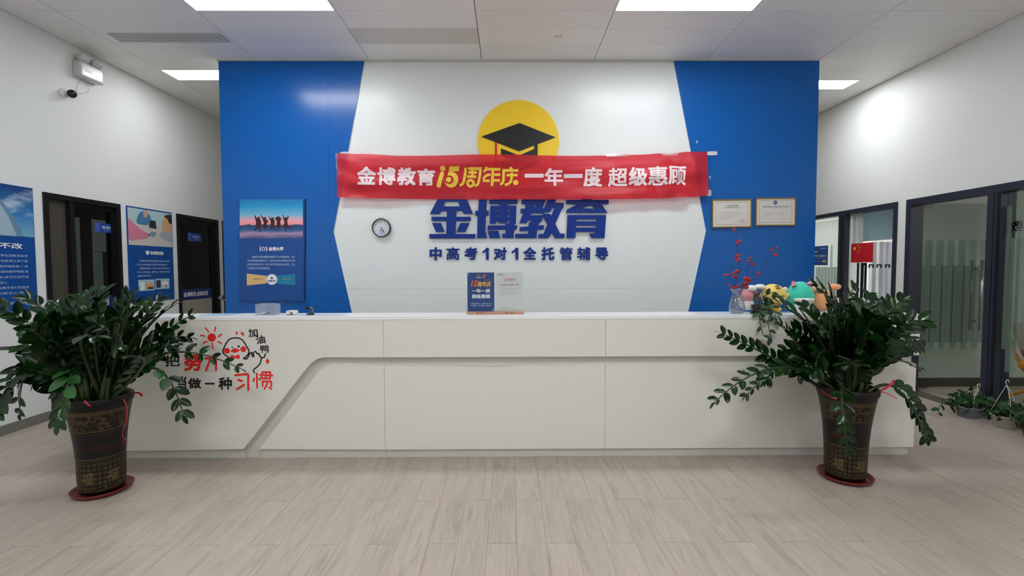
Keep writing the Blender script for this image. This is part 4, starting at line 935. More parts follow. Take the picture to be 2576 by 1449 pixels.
# papers lying on the counter
for i, (x0, x1, y0, y1, m, lb) in enumerate(((438, 520, DK+.02, DK+.2, M_PAPER, 'white paper sheet on the left end of the counter'), (515, 590, DK+.06, DK+.21, mat('printed leaflet', C(150, 185, 215), .4), 'pale blue leaflet on the counter beside a white sheet'))):
    xa, xb = onZ(x0, 792, HD).x, onZ(x1, 792, HD).x
    V = [(xa, y0, HD+.001), (xb-.02, y0+.01, HD+.001), (xb, y1, HD+.001), (xa+.03, y1-.02, HD+.001)]; V += [(x, y, z+.002) for x, y, z in V]
    O('paper_sheet', V, [(3, 2, 1, 0), (4, 5, 6, 7), (0, 1, 5, 4), (1, 2, 6, 5), (2, 3, 7, 6), (3, 0, 4, 7)], m, None, label=lb, cat='paper', group='papers on the counter')

# ------------------------------------------------------------------ vase with red berry twigs
yv = DK+.085
p = onY(1854, 786, yv)
M_VG = glass('vase glass', (.86, .90, .92, 1), .02, .07, refl=2.6)
va = empty('glass_vase', (p.x, yv, HD), 'clear waisted glass vase holding red berry twigs, right side of the counter', 'vase')
prof = [(.046, .002), (.056, .02), (.057, .05), (.047, .10), (.032, .14), (.031, .155), (.048, .185), (.050, .188), (.047, .186), (.028, .155), (.029, .14), (.044, .10), (.053, .05), (.052, .02), (.04, .008)]
V, Fc = lathe_vf((p.x, yv, HD), prof, 36, 'Z', True)
O('glass', V, Fc, M_VG, va, smooth=True)
M_TW = mat('dark twig', C(40, 28, 34), .6); M_BER = mat('red berry', C(168, 24, 26), .35, var=.25)
def vz(x, y, dy=0): return onY(1800+x/6.0375, 560+y/6.0375, yv+dy)
tw = empty('berry_twigs', (p.x, yv, HD+.01), 'bare twigs with red berries standing in the glass vase', 'twigs')
root = lambda dx: Vector((p.x+dx, yv, HD+.012))
twl = [([(240, 1280), (300, 950), (330, 830), (380, 690), (345, 600), (320, 480), (322, 300), (320, 90), (322, 50)], .0026),
       ([(350, 1260), (255, 960), (205, 860), (170, 800)], .0024),
       ([(280, 1300), (400, 970), (470, 820), (500, 690), (520, 600), (540, 500)], .0026),
       ([(300, 1290), (440, 940), (560, 860), (640, 780), (700, 730), (760, 640), (830, 510), (820, 440), (880, 355)], .0026),
       ([(830, 515), (900, 460), (930, 430)], .0016), ([(280, 690), (262, 690), (278, 400)], .0012), ([(380, 690), (392, 690)], .0012)]
rt = random.Random(3)
for l, r_ in twl:
    dys = [(.0 if i == 0 else .012*math.sin(i*1.3+r_*900)) for i in range(len(l))]
    pts = smooth2([vz(x, y, d) for (x, y), d in zip(l, dys)], 3)
    tube('twig', pts, [r_*(1-.55*i/len(pts)) for i in range(len(pts))], M_TW, tw, 6)
bl = [(283, 108, 24), (368, 282, 27), (325, 310, 26), (318, 515, 32), (335, 490, 18), (378, 496, 15), (347, 570, 33), (325, 742, 34), (270, 765, 23), (300, 820, 33), (315, 815, 22), (190, 793, 26), (138, 795, 20), (535, 542, 22), (500, 590, 25), (562, 632, 28), (655, 765, 24), (650, 808, 19), (860, 422, 26), (932, 386, 21), (918, 488, 30), (460, 845, 33), (505, 860, 30), (515, 885, 27), (450, 920, 36), (480, 900, 28), (470, 980, 34), (430, 930, 20), (215, 953, 21), (345, 960, 26), (262, 985, 26), (372, 975, 20), (300, 990, 20)]
for i, (x, y, r_) in enumerate(bl):
    c = vz(x, y, rt.uniform(-.012, .008)); rr_ = r_/6.0375*(yv/F_PX)
    b = balls('berry', [(c, (rr_, rr_, rr_*.92))], M_BER, tw, 12, 8)
# ------------------------------------------------------------------ soft toys
def fur(name, col):
    m = mat(name, col, .9, bump=.6, bscale=240); m.node_tree.nodes['Principled BSDF'].inputs['Sheen Weight'].default_value = .4; return m
F_PINK, F_WHITE, F_YEL, F_TEAL, F_OR, F_DK, F_CR = fur('pink plush', C(205, 135, 145)), fur('white plush', C(232, 232, 230)), fur('yellow plush', C(240, 205, 110)), fur('teal plush', C(60, 205, 180)), fur('orange plush', C(240, 165, 115)), fur('dark plush', C(70, 75, 50)), fur('cream plush', C(225, 215, 190))
ypl = DK+.225
def tp(x, y, dy=0): return onY(1800+x/6.0375, 560+y/6.0375, ypl+dy)
sc = ypl/F_PX/6.0375
def toy(label): c = None; return label
def lump(seed, amp=.04):
    rr_ = random.Random(seed); a = [rr_.uniform(0, 6) for _ in range(6)]
    return lambda d: 1+amp*math.sin(3*d.x+a[0])+amp*math.sin(4*d.z+a[1])*math.cos(3*d.y+a[2])
def mk(name, label, x): return empty(name, Vector((tp(x, 1330).x, ypl, HD)), label, 'soft toy', 'row of soft toys on the counter')
t = mk('soft_toy', 'pink and white plush toy behind the glass vase', 460)
balls('body', [(tp(465, 1120), (100*sc, .07, 110*sc))], F_PINK, t, 28, 18, lump(1)); balls('belly', [(tp(470, 1240), (95*sc, .075, 92*sc))], F_WHITE, t, 24, 14)
balls('arm', [(tp(610, 1110, -.02), (95*sc, .05, 70*sc))], fur('dusty pink plush', C(170, 112, 112)), t, 20, 12, lump(3))
balls('ear', [(tp(545, 1000, -.03), (75*sc, .04, 52*sc))], F_WHITE, t, 20, 12)
balls('ear', [(tp(675, 975, 0), (82*sc, .04, 42*sc))], F_WHITE, t, 20, 12)
t = mk('soft_toy', 'yellow plush tiger with dark green stripes between pink and teal toys', 900)
tc_ = tp(890, 1110)
balls('body', [(tp(890, 1110), (175*sc, .075, 182*sc))], F_YEL, t, 32, 20, lump(5)); balls('muzzle', [(tp(1070, 1100, -.02), (50*sc, .03, 34*sc))], F_YEL, t, 16, 10)
balls('ear', [(tp(1058, 1010, -.02), (30*sc, .02, 34*sc))], F_CR, t, 14, 10)
balls('foot', [(tp(930, 1310, -.05), (55*sc, .045, 42*sc))], fur('ochre plush', C(225, 185, 60)), t, 16, 10); balls('foot', [(tp(830, 1290, -.04), (55*sc, .045, 48*sc))], F_YEL, t, 16, 10)
def stripe(x0, y0, x1, y1, w_):
    # short band hugging the ellipsoid
    pts = []; 
    for i in range(7):
        a = i/6; x = x0+(x1-x0)*a; y = y0+(y1-y0)*a; g_ = tp(x, y); dx = (g_.x-tc_.x)/(175*sc); dz = (g_.z-tc_.z)/(182*sc); s_ = max(0, 1-dx*dx-dz*dz)
        pts.append(Vector((g_.x, ypl-.075*math.sqrt(s_)*1.03, g_.z)))
    tube('stripe', pts, [w_*.3]+[w_]*5+[w_*.3], F_DK, t, 6)
stripe(850, 965, 950, 955, .0035); stripe(850, 995, 950, 985, .0035); stripe(895, 940, 900, 1010, .003); stripe(880, 1105, 975, 1105, .004); stripe(900, 1165, 985, 1165, .0045)
t = mk('soft_toy', 'turquoise plush toy with pink and white striped horns', 1280)
balls('body', [(tp(1290, 1110), (196*sc, .08, 216*sc))], F_TEAL, t, 36, 24, lump(9, .02)); balls('foot', [(tp(1150, 1290, -.04), (100*sc, .05, 45*sc))], fur('pale teal plush', C(120, 225, 215)), t, 16, 10)
M_HP, M_HW = mat('horn pink', C(205, 50, 95), .7), mat('horn white', C(238, 215, 225), .7)
for hx, hy, tx_, ty_ in ((1188, 965, 1182, 885), (1400, 950, 1470, 895)):
    A, B = tp(hx, hy, -.03), tp(tx_, ty_, -.03)
    for i in range(7):
        a, b_ = i/7, (i+1)/7; r_ = lambda q_: .0175*(1-.55*q_**2)
        tube('horn_band', [A.lerp(B, a), A.lerp(B, b_)], [r_(a), r_(b_)], M_HP if i % 2 == 0 else M_HW, t, 14)
t = mk('soft_toy', 'orange plush toy behind the right plant, last of the row', 1640)
balls('body', [(tp(1640, 1170), (165*sc, .075, 165*sc))], F_OR, t, 28, 18, lump(12)); balls('ear', [(tp(1800, 975), (95*sc, .04, 48*sc))], F_OR, t, 18, 12, lump(2)); balls('ear', [(tp(1520, 1010), (60*sc, .04, 50*sc))], F_OR, t, 18, 12)
balls('belly', [(tp(1850, 1220, .02), (90*sc, .06, 80*sc))], F_WHITE, t, 18, 12)

# ------------------------------------------------------------------ leaves
def leaf_mesh(name, L_, W_, m, fold=.25, droop=.12, n=6):
    """pointed oval leaf along +X, thin closed-looking sheet with a folded midrib"""
    V = []; Fc = []
    for i in range(n+1):
        t = i/n; x = L_*t; wd = W_*.5*math.sin(math.pi*min(1, t*.95+.03))**.62*(1-.12*t); wd = wd if 0 < i < n else W_*.03
        z = -droop*L_*t*t
        V += [(x, -wd, z+fold*wd), (x, -wd*.5, z+fold*wd*.3), (x, 0, z), (x, wd*.5, z+fold*wd*.3), (x, wd, z+fold*wd)]
    for i in range(n):
        for j in range(4): a = i*5+j; Fc.append((a, a+5, a+6, a+1))
    me = bpy.data.meshes.new(name); me.from_pydata(V, [], Fc); me.materials.append(m)
    for p_ in me.polygons: p_.use_smooth = True
    return me
LM1 = [leaf_mesh('leaf', 1, .58, M_LEAF, .3, .10), leaf_mesh('leaf', 1, .58, M_LEAF, .15, .22), leaf_mesh('leaf', 1, .55, M_LEAF, .35, .02)]
LM2 = [leaf_mesh('leaf', 1, .66, M_LEAFB, .2, .15), leaf_mesh('leaf', 1, .62, M_LEAFB, .25, .05)]
LM3 = [leaf_mesh('leaf', 1, .62, M_POTH, .25, .2), leaf_mesh('leaf', 1, .55, M_POTH, .15, .3)]

def pot_radius(z):   # flared ceramic pot 0.6 m tall
    P = [(.0, .114), (.03, .119), (.18, .123), (.32, .132), (.45, .149), (.55, .168), (.60, .174)]
    for (a, ra), (b, rb) in zip(P, P[1:]):
        if z <= b: t = (z-a)/(b-a); return ra+(rb-ra)*t
    return P[-1][1]
def pot_mat():
    m = bpy.data.materials.new('dark glazed pot with gold bands'); m.use_nodes = True; nt = m.node_tree; N = nt.nodes; L = nt.links; b = N['Principled BSDF']
    tc = N.new('ShaderNodeTexCoord'); sp = N.new('ShaderNodeSeparateXYZ'); L.new(tc.outputs['Object'], sp.inputs[0])
    vo = N.new('ShaderNodeTexVoronoi'); vo.inputs['Scale'].default_value = 26; L.new(tc.outputs['Object'], vo.inputs['Vector'])
    no = N.new('ShaderNodeTexNoise'); no.inputs['Scale'].default_value = 42; no.inputs['Detail'].default_value = 3; L.new(tc.outputs['Object'], no.inputs['Vector'])
    # height ramp: gold mask
    cr = N.new('ShaderNodeValToRGB'); mz = N.new('ShaderNodeMath'); mz.operation = 'DIVIDE'; mz.inputs[1].default_value = .62; L.new(sp.outputs[2], mz.inputs[0]); L.new(mz.outputs[0], cr.inputs[0])
    cr.color_ramp.interpolation = 'CONSTANT'; e = cr.color_ramp.elements; e[0].position = 0; e[0].color = (0, 0, 0, 1)
    for p_, v in ((.055, 1), (.062, 0), (.37, 1), (.376, 0), (.645, 1), (.65, 0), (.69, .515), (.84, .9), (.885, 0)):
        x = e.new(p_); x.color = (v, v, v, 1)
    e[len(e)-1].position
    gt = N.new('ShaderNodeMath'); gt.operation = 'GREATER_THAN'; 
    inv = N.new('ShaderNodeMath'); inv.operation = 'SUBTRACT'; inv.inputs[0].default_value = 1.02; L.new(no.outputs['Fac'], inv.inputs[1])
    L.new(cr.outputs[0], gt.inputs[0]); L.new(inv.outputs[0], gt.inputs[1])
    # red lotus-like patch in the middle band
    n2 = N.new('ShaderNodeTexNoise'); n2.inputs['Scale'].default_value = 9; L.new(tc.outputs['Object'], n2.inputs['Vector'])
    c2_ = N.new('ShaderNodeValToRGB'); L.new(mz.outputs[0], c2_.inputs[0]); e2 = c2_.color_ramp.elements; e2[0].position = .40; e2[0].color = (0, 0, 0, 1); e2[1].position = .62; e2[1].color = (0, 0, 0, 1); x = e2.new(.5); x.color = (1, 1, 1, 1)
    mm = N.new('ShaderNodeMath'); mm.operation = 'MULTIPLY'; L.new(n2.outputs['Fac'], mm.inputs[0]); L.new(c2_.outputs[0], mm.inputs[1])
    mr = N.new('ShaderNodeMapRange'); L.new(mm.outputs[0], mr.inputs[0]); mr.inputs[1].default_value = .38; mr.inputs[2].default_value = .55
    a = N.new('ShaderNodeMix'); a.data_type = 'RGBA'; L.new(mr.outputs[0], a.inputs[0]); a.inputs[6].default_value = C(13, 11, 12); a.inputs[7].default_value = C(50, 10, 14)
    g_ = N.new('ShaderNodeMix'); g_.data_type = 'RGBA'; L.new(gt.outputs[0], g_.inputs[0]); L.new(a.outputs[2], g_.inputs[6]); g_.inputs[7].default_value = C(66, 50, 26)
    L.new(g_.outputs[2], b.inputs['Base Color']); b.inputs['Roughness'].default_value = .38; b.inputs['Specular IOR Level'].default_value = .3
    return m
M_POT = pot_mat(); M_GOLD = mat('pot gold print', C(92, 74, 42), .55)

def frame(T_, N_):
    x = T_.normalized(); z = (N_-x*N_.dot(x)).normalized(); y = z.cross(x); return Matrix((x, y, z)).transposed()

def zz_plant(cx, cy, label, stems, seed, bright, extra):
    R_ = random.Random(seed)
    pl_ = empty('zz_plant', (cx, cy, .02), label, 'potted plant', 'tall potted plants beside the counter')
    # saucer and pot
    sau = lathe('saucer', (cx, cy, 0), [(.130, 0), (.150, .012), (.161, .030), (.156, .032), (.146, .016), (.10, .012)], mat('red brown saucer', C(100, 26, 22), .35), pl_, seg=48)
    prof = [(pot_radius(z_)*(.97 if z_ == 0 else 1), .02+z_) for z_ in [0, .01, .04, .1, .18, .26, .34, .42, .48, .53, .555]]
    prof += [(.174, .577), (.178, .600), (.176, .618), (.169, .624), (.162, .618), (.156, .58), (.150, .55)]
    V, Fc = lathe_vf((cx, cy, 0), prof, 64, 'Z', False); n = 64
    Fc.append(tuple(range(n))[::-1])
    pot = O('pot', V, Fc, M_POT, pl_, smooth=True, loc=(cx, cy, 0))
    lathe('soil', (cx, cy, 0), [(.150, .55), (.152, .575)], mat('dark soil', C(38, 26, 20), .9, bump=1, bscale=90), pl_, seg=32)
    # printed characters on the lower band, wrapped round the pot
    join = ([], [])
    txt = '福寿禄喜财吉祥如意平安春富贵荣华康宁德善'
    for row in range(6):
        z_ = .055+row*.029
        for cidx in range(30):
            an = 2*math.pi*cidx/30
            if 1 <= row <= 3 and cidx % 5 in (0, 1) : continue
            ch = txt[(row*7+cidx*3) % len(txt)]; V, Fc = text2d(ch, .03, 1); 
            xs_ = [v[0] for v in V]; ys_ = [v[1] for v in V]; a0, a1, b0, b1 = min(xs_), max(xs_), min(ys_), max(ys_); k = len(join[0])
            for v in V:
                u = (v[0]-a0)/(a1-a0)-.5; q_ = (v[1]-b0)/(b1-b0); zz = z_+q_*.022; r_ = pot_radius(zz-.02)+.0012; aa = an+u*.021/r_
                join[0].append(Vector((cx+r_*math.sin(aa), cy-r_*math.cos(aa), zz)))
            join[1].extend([tuple(i+k for i in f) for f in Fc])
    O('gold_characters', join[0], join[1], M_GOLD, pl_, kind='stuff')
    for cidx in range(6):
        an = 2*math.pi*(cidx*5+.5)/30; V, Fc = text2d('福', .02, 3); xs_ = [v[0] for v in V]; ys_ = [v[1] for v in V]; a0, a1, b0, b1 = min(xs_), max(xs_), min(ys_), max(ys_); vv = []
        for v in V:
            u = (v[0]-a0)/(a1-a0)-.5; q_ = (v[1]-b0)/(b1-b0); zz = .085+q_*.082; r_ = pot_radius(zz-.02)+.0014; aa = an+(u+.12*(q_-.5))*.062/r_
            vv.append(Vector((cx+r_*math.sin(aa), cy-r_*math.cos(aa), zz)))
        O('fortune_character', vv, Fc, M_GOLD, pl_)
    for z_ in (.045, .245, .42):
        lathe('gold_line', (cx, cy, 0), [(pot_radius(z_-.02)+.0008, z_), (pot_radius(z_-.02)+.0012, z_+.002), (pot_radius(z_-.02)+.0008, z_+.004)], M_GOLD, pl_, seg=48, caps=False)
    zs_ = .575; leaves = []; objs = []
    more = []
    for st_ in stems:
        (mx, my, my_), (tx_, ty_, tyy) = st_[0], st_[1]
        if st_[4] == 'd' and ty_ < 900 and len(st_) < 6 and R_.random() < .5:
            tx2 = tx_+(cx*F_PX/cy+1278-tx_)*.25+R_.uniform(-25, 25); ty2 = ty_+R_.uniform(25, 75)
            more.append(((mx+R_.uniform(-15, 15), my+R_.uniform(10, 30), my_-.12), (tx2, ty2, tyy-R_.uniform(.1, .3)), 8, .11, 'd'))
    for si, st_ in enumerate(list(stems)+more):
        (mx, my, my_), (tx_, ty_, tyy), nl, sz, kd = st_[:5]
        tip = onY(tx_, ty_, cy+tyy); mid = onY(mx, my, cy+my_)
        d = Vector((tip.x-cx, tip.y-cy, 0)); an = math.atan2(d.y, d.x)+R_.uniform(-.5, .5); rb = R_.uniform(.02, .12)
        base = Vector((cx+rb*math.cos(an), cy+rb*math.sin(an), zs_-.01))
        ctrl = mid*2-(base+tip)*.5
        pts = bez(base, ctrl, tip, 18)
        rad = [.014*(1-.78*i/18) for i in range(19)]
        so = tube('stem', pts, rad, M_STEM, pl_, 7)
        # leaflets in pairs
        lens = [0]; 
        for a_, b_ in zip(pts, pts[1:]): lens.append(lens[-1]+(b_-a_).length)
        TL = lens[-1]
        roll = R_.uniform(-.7, .7) if len(st_) < 6 else st_[5]*.4
        def at(s_):
            for i in range(18):
                if lens[i+1] >= s_: t = (s_-lens[i])/max(1e-6, lens[i+1]-lens[i]); return pts[i].lerp(pts[i+1], t), (pts[i+1]-pts[i]).normalized()
            return pts[-1], (pts[-1]-pts[-2]).normalized()
        start = .30 if TL > .5 else .35
        for k in range(nl):
            f_ = start+(1-start)*(k+.5)/nl; ps, tg = at(TL*f_)
            up = Vector((0, 0, 1)); sd_ = tg.cross(up)
            if sd_.length < .3: sd_ = tg.cross(Vector((0, -1, .3)))
            sd_.normalize(); nn = sd_.cross(tg).normalized()
            if nn.z < 0: nn = -nn
            face = Vector((0, -1, .35)); face = face-tg*face.dot(tg)
            if face.length > .15:
                nn = (nn*.45+face.normalized()*(.75 if kd == 'b' or len(st_) > 5 else .5)).normalized(); sd_ = tg.cross(nn).normalized()
            sd_ = Matrix.Rotation(roll, 3, tg) @ sd_; nn = Matrix.Rotation(roll, 3, tg) @ nn
            for s_ in (-1, 1):
                if R_.random() < .04: continue
                an_ = math.radians(R_.uniform(42, 62))*(1-.25*f_)
                dr = (tg*math.cos(an_)+sd_*s_*math.sin(an_)+nn*R_.uniform(.05, .3)).normalized()
                size = sz*(1.06-.32*((f_-start)/(1-start))**2)*R_.uniform(.85, 1.12)*.98
                leaves.append((ps+dr*.004, dr, (nn+Vector((R_.uniform(-.25, .25), R_.uniform(-.25, .25), 0))).normalized(), size, kd, so))
        ps, tg = at(TL); leaves.append((ps, tg, Vector((0, 0, 1)) if abs(tg.z) < .9 else Vector((0, -1, 0)), sz*.6, kd, so))
    # keep clear of the counter
    kept = []
    for lf in leaves:
        e_ = lf[0]+lf[1]*lf[3]
        if min(e_.z, lf[0].z) < HD+.01 and max(e_.y, lf[0].y) > DK-.03 and dx0-.05 < e_.x < dx1+.05:
            d = lf[1].copy(); d.y = min(d.y, 0)-.15; lf = (Vector((lf[0].x, min(lf[0].y, DK-.035), lf[0].z)), d.normalized(), lf[2], lf[3], lf[4], lf[5])
        kept.append(lf)
    kept.sort(key=lambda l: ((l[0]-CAM).length/l[3]))
    for i, (ps, dr, nn, size, kd, so) in enumerate(kept[:300]):
        me = (LM2 if kd == 'b' else LM1)[i % (2 if kd == 'b' else 3)]
        o = bpy.data.objects.new('leaf', me); COL.objects.link(o); o.parent = so
        M = frame(dr, nn).to_4x4(); M.translation = ps-wp(so); o.matrix_local = M @ Matrix.Scale(size, 4)
    V = []; Fc = []
    for (ps, dr, nn, size, kd, so) in kept[300:]:
        Mx = frame(dr, nn); k = len(V); me = LM1[len(V) % 3]
        V += [ps+Mx@(v.co*size) for v in me.vertices]; Fc += [tuple(x+k for x in p_.vertices) for p_ in me.polygons]
    if V: O('foliage', V, Fc, M_LEAF, pl_, smooth=True, kind='stuff')
    for rb_ in extra: 
        V, Fc = ribbon(rb_[0], rb_[1], rb_[2]); O('ribbon', V, Fc, M_RIB, pl_, smooth=True)
    return pl_
def ribbon(pts, w0, w1):
    pts = smooth2(pts, 4); V = []; Fc = []; n = len(pts)
    for i, p_ in enumerate(pts):
        t = (pts[min(i+1, n-1)]-pts[max(i-1, 0)]).normalized(); s_ = t.cross(Vector((0, -1, .2))).normalized(); w_ = (w0+(w1-w0)*i/(n-1))/2
        V += [p_+s_*w_, p_-s_*w_]
    for i in range(n-1): Fc.append((2*i, 2*i+1, 2*i+3, 2*i+2))
    return V, Fc

LCX, LCY, RCX, RCY = -2.605, 2.975, 2.25, 3.10
# each stem: (mid px, mid depth offset), (tip px, depth offset), leaf pairs, leaf size, kind
Ls = [
 ((150, 830, -.05), (62, 748, -.1), 9, .105, 'd'), ((120, 860, -.25), (2, 775, -.4), 10, .10, 'd'), ((95, 900, .0), (-25, 885, .05), 9, .09, 'd'),
 ((80, 935, -.25), (-10, 1040, -.45), 10, .12, 'd'), ((90, 925, .05), (50, 1040, .1), 8, .085, 'd', .2), ((195, 920, -.33), (148, 1065, -.5), 10, .105, 'b', .15),
 ((170, 850, .12), (150, 770, .2), 9, .11, 'd'), ((215, 830, .10), (228, 735, .22), 9, .11, 'd'), ((235, 820, .2), (268, 728, .35), 9, .11, 'd'), ((280, 830, .25), (335, 738, .4), 10, .105, 'd'),
 ((290, 850, .1), (345, 760, .15), 9, .11, 'd'), ((330, 850, .15), (405, 752, .25), 10, .10, 'd'), ((345, 860, .1), (438, 768, .15), 9, .105, 'd'),
 ((380, 870, .12), (485, 792, .18), 8, .085, 'd'), ((385, 875, .18), (480, 850, .26), 8, .075, 'd'), ((410, 890, .15), (606, 928, .27), 8, .075, 'b', .9),
 ((385, 925, -.02), (462, 1045, -.05), 7, .10, 'b'), ((300, 860, -.3), (300, 800, -.5), 8, .12, 'd'), ((220, 860, -.32), (190, 800, -.5), 8, .12, 'd'),
 ((250, 840, -.2), (245, 760, -.3), 10, .12, 'd'), ((160, 880, -.2), (110, 830, -.4), 9, .115, 'd'), ((140, 900, .05), (60, 870, .0), 9, .11, 'd'),
 ((340, 900, -.2), (385, 860, -.4), 7, .11, 'd'), ((320, 880, -.05), (370, 810, -.1), 9, .115, 'd'), ((180, 890, .1), (120, 810, .2), 9, .11, 'd'),
 ((280, 870, .0), (300, 775, .0), 10, .12, 'd'), ((200, 870, -.1), (180, 775, -.15), 10, .12, 'd'), ((130, 930, -.1), (95, 960, -.2), 7, .10, 'd'),
 ((240, 880, -.35), (235, 850, -.55), 7, .115, 'd'), ((360, 890, .05), (430, 870, .05), 8, .10, 'b'), ((260, 850, .15), (200, 745, .3), 9, .105, 'd'), ((310, 840, -.1), (320, 745, -.15), 9, .11, 'd')]
def Y(px, py, dy, cy): return onY(px, py, cy+dy)
Lr = [([Y(335, 990, -.02, LCY), Y(348, 988, -.1, LCY), Y(358, 996, -.15, LCY)], .008, .016), ([Y(310, 1003, -.19, LCY), Y(319, 1025, -.205, LCY), Y(317, 1060, -.19, LCY), Y(308, 1095, -.17, LCY), Y(322, 1112, -.17, LCY)], .006, .004), ([Y(212, 1008, -.17, LCY), Y(222, 1018, -.195, LCY), Y(228, 1022, -.20, LCY)], .012, .008)]
zz_plant(LCX, LCY, 'large dark-leaved plant in a gold-patterned pot at the left end of the counter', Ls, 11, 0, Lr)
Rs = [
 ((1960, 910, .05), (1815, 838, .1), 11, .085, 'd'), ((1965, 925, -.15), (1798, 1012, -.25), 11, .085, 'd', .8), ((1990, 928, .1), (1875, 998, .18), 9, .07, 'd', .6),
 ((2010, 870, .05), (1935, 790, .1), 10, .085, 'd'), ((2060, 850, -.1), (1955, 765, -.15), 9, .12, 'd', .9), ((2110, 810, -.25), (2052, 722, -.4), 13, .125, 'd', .2),
 ((2110, 830, .15), (2150, 722, .3), 9, .10, 'd'), ((2150, 820, .15), (2185, 740, .3), 9, .105, 'd'), ((2180, 830, .1), (2235, 762, .2), 10, .11, 'd'),
 ((2200, 840, .0), (2270, 755, .0), 10, .11, 'd'), ((2240, 850, -.1), (2322, 808, -.2), 9, .12, 'd', .3), ((2230, 890, .0), (2318, 872, .1), 10, .095, 'd', 1.0),
 ((2220, 910, .1), (2305, 925, .2), 7, .09, 'd'), ((2260, 978, -.05), (2330, 1100, -.1), 10, .10, 'b', .1), ((2118, 985, -.38), (2132, 1130, -.44), 9, .085, 'b', .1),
 ((2060, 880, -.05), (1995, 830, -.1), 9, .11, 'd'), ((2090, 860, -.3), (2070, 830, -.5), 9, .12, 'd'), ((2080, 890, -.25), (2050, 930, -.45), 8, .115, 'd'),
 ((2130, 860, -.2), (2140, 790, -.3), 10, .115, 'd'), ((2170, 860, -.2), (2200, 800, -.35), 9, .12, 'd'), ((2190, 880, -.1), (2250, 850, -.25), 9, .115, 'd'),
 ((2040, 900, .05), (1975, 880, .1), 9, .095, 'd'), ((2070, 840, .1), (2020, 770, .2), 9, .11, 'd'), ((2150, 900, -.3), (2160, 880, -.5), 7, .115, 'd'),
 ((2100, 870, .05), (2090, 770, .1), 10, .115, 'd'), ((2140, 850, .05), (2190, 760, .1), 10, .115, 'd'), ((2200, 900, .05), (2290, 850, .1), 9, .10, 'd'),
 ((2060, 915, .1), (1960, 935, .2), 8, .085, 'd', .9), ((2110, 890, -.2), (2105, 840, -.35), 8, .12, 'd'), ((2170, 890, .0), (2210, 830, .0), 9, .115, 'd'), ((2010, 920, -.05), (1925, 960, -.1), 8, .085, 'd', .8)]
Rr = [([Y(2205, 985, -.05, RCY), Y(2225, 978, -.1, RCY), Y(2240, 968, -.1, RCY), Y(2250, 956, -.1, RCY)], .014, .014), ([Y(2205, 985, -.07, RCY), Y(2228, 988, -.12, RCY), Y(2256, 1003, -.12, RCY)], .008, .005), ([Y(2065, 980, -.05, RCY), Y(2085, 995, -.12, RCY), Y(2105, 1002, -.155, RCY)], .012, .016)]
zz_plant(RCX, RCY, 'large dark-leaved plant in a gold-patterned pot at the right end of the counter', Rs, 23, 0, Rr)

# ------------------------------------------------------------------ trailing plant and white pot on the counter
def vine_plant(name, base, label, potfn, vines, seed, size, grp=None, par_label=None, n=12, off_y=0):
    R_ = random.Random(seed); t = empty(name, base, label, 'potted plant', grp); potfn(t)
    for vn in vines:
        pts = smooth2(vn, 4); so = tube('stem', pts, [.0028]*len(pts), M_STEM, t, 5)
        m_ = max(2, int(sum((b-a).length for a, b in zip(pts, pts[1:]))/(size*.75)))
        for k in range(m_+1):
            i = min(len(pts)-1, int((k+.6)/(m_+1)*len(pts))); ps = pts[i]; tg = (pts[min(i+1, len(pts)-1)]-pts[max(0, i-1)]).normalized()
            s_ = 1 if k % 2 else -1; sd_ = tg.cross(Vector((0, -1, .2))).normalized()
            dr = (sd_*s_+tg*.5+Vector((R_.uniform(-.4, .4), R_.uniform(-.5, -.05), R_.uniform(-.4, .3)))).normalized()
            o = bpy.data.objects.new('leaf', LM3[k % 2]); COL.objects.link(o); o.parent = so
            M = frame(dr, Vector((R_.uniform(-.4, .4), -.7, .7))).to_4x4(); M.translation = ps-wp(so); o.matrix_local = M @ Matrix.Scale(size*R_.uniform(.75, 1.15), 4)
    return t
yp = DK+.064
b_ = onY(1910, 787, yp)
def pf(t):
    lathe('pot', (b_.x, yp, HD), [(.045, 0), (.05, .004), (.056, .05), (.057, .064), (.052, .066), (.05, .05), (.02, .045)], mat('dark brown pot', C(44, 32, 32), .35), t, seg=32)
    lathe('tray', (b_.x, yp, HD-.0), [(.055, 0), (.064, .004), (.066, .012), (.06, .012)], mat('dark brown pot', C(44, 32, 32), .35), t, seg=32)
def cv(x, y, dy): return onY(x, y, yp+dy)
vine_plant('trailing_plant', (b_.x, yp, HD), 'trailing green plant in a small dark pot, hanging over the counter edge', pf,
  [[cv(1915, 765, 0), cv(1925, 745, -.01), cv(1945, 735, -.03)], [cv(1912, 765, 0), cv(1905, 745, -.02), cv(1900, 738, -.04)], [cv(1918, 765, 0), cv(1935, 755, -.04), cv(1950, 752, -.05)], [cv(1920, 765, 0), cv(1945, 752, -.06), cv(1960, 745, -.05)],
   [cv(1920, 765, -.02), cv(1930, 772, -.07), cv(1935, 790, -.11), cv(1932, 815, -.115), cv(1940, 850, -.12)], [cv(1915, 766, -.02), cv(1912, 780, -.09), cv(1910, 800, -.11), cv(1920, 845, -.12)], [cv(1922, 765, -.02), cv(1945, 778, -.07), cv(1950, 795, -.105), cv(1948, 815, -.11)], [cv(1922, 768, -.02), cv(1935, 765, -.05), cv(1942, 775, -.07)]], 5, .055)
b2 = onY(2022, 786, yp)
wpz = empty('white_pot', (b2.x, yp, HD), 'white tapered flower pot on the counter beside the turquoise toy', 'pot')
lathe('body', (b2.x, yp, HD), [(.048, .008), (.05, .02), (.066, .1), (.069, .104), (.069, .112), (.064, .112), (.055, .07), (.02, .06)], M_PLAST, wpz, seg=40)
lathe('tray', (b2.x, yp, HD), [(.05, 0), (.056, .003), (.058, .012), (.052, .012)], M_PLAST, wpz, seg=40)

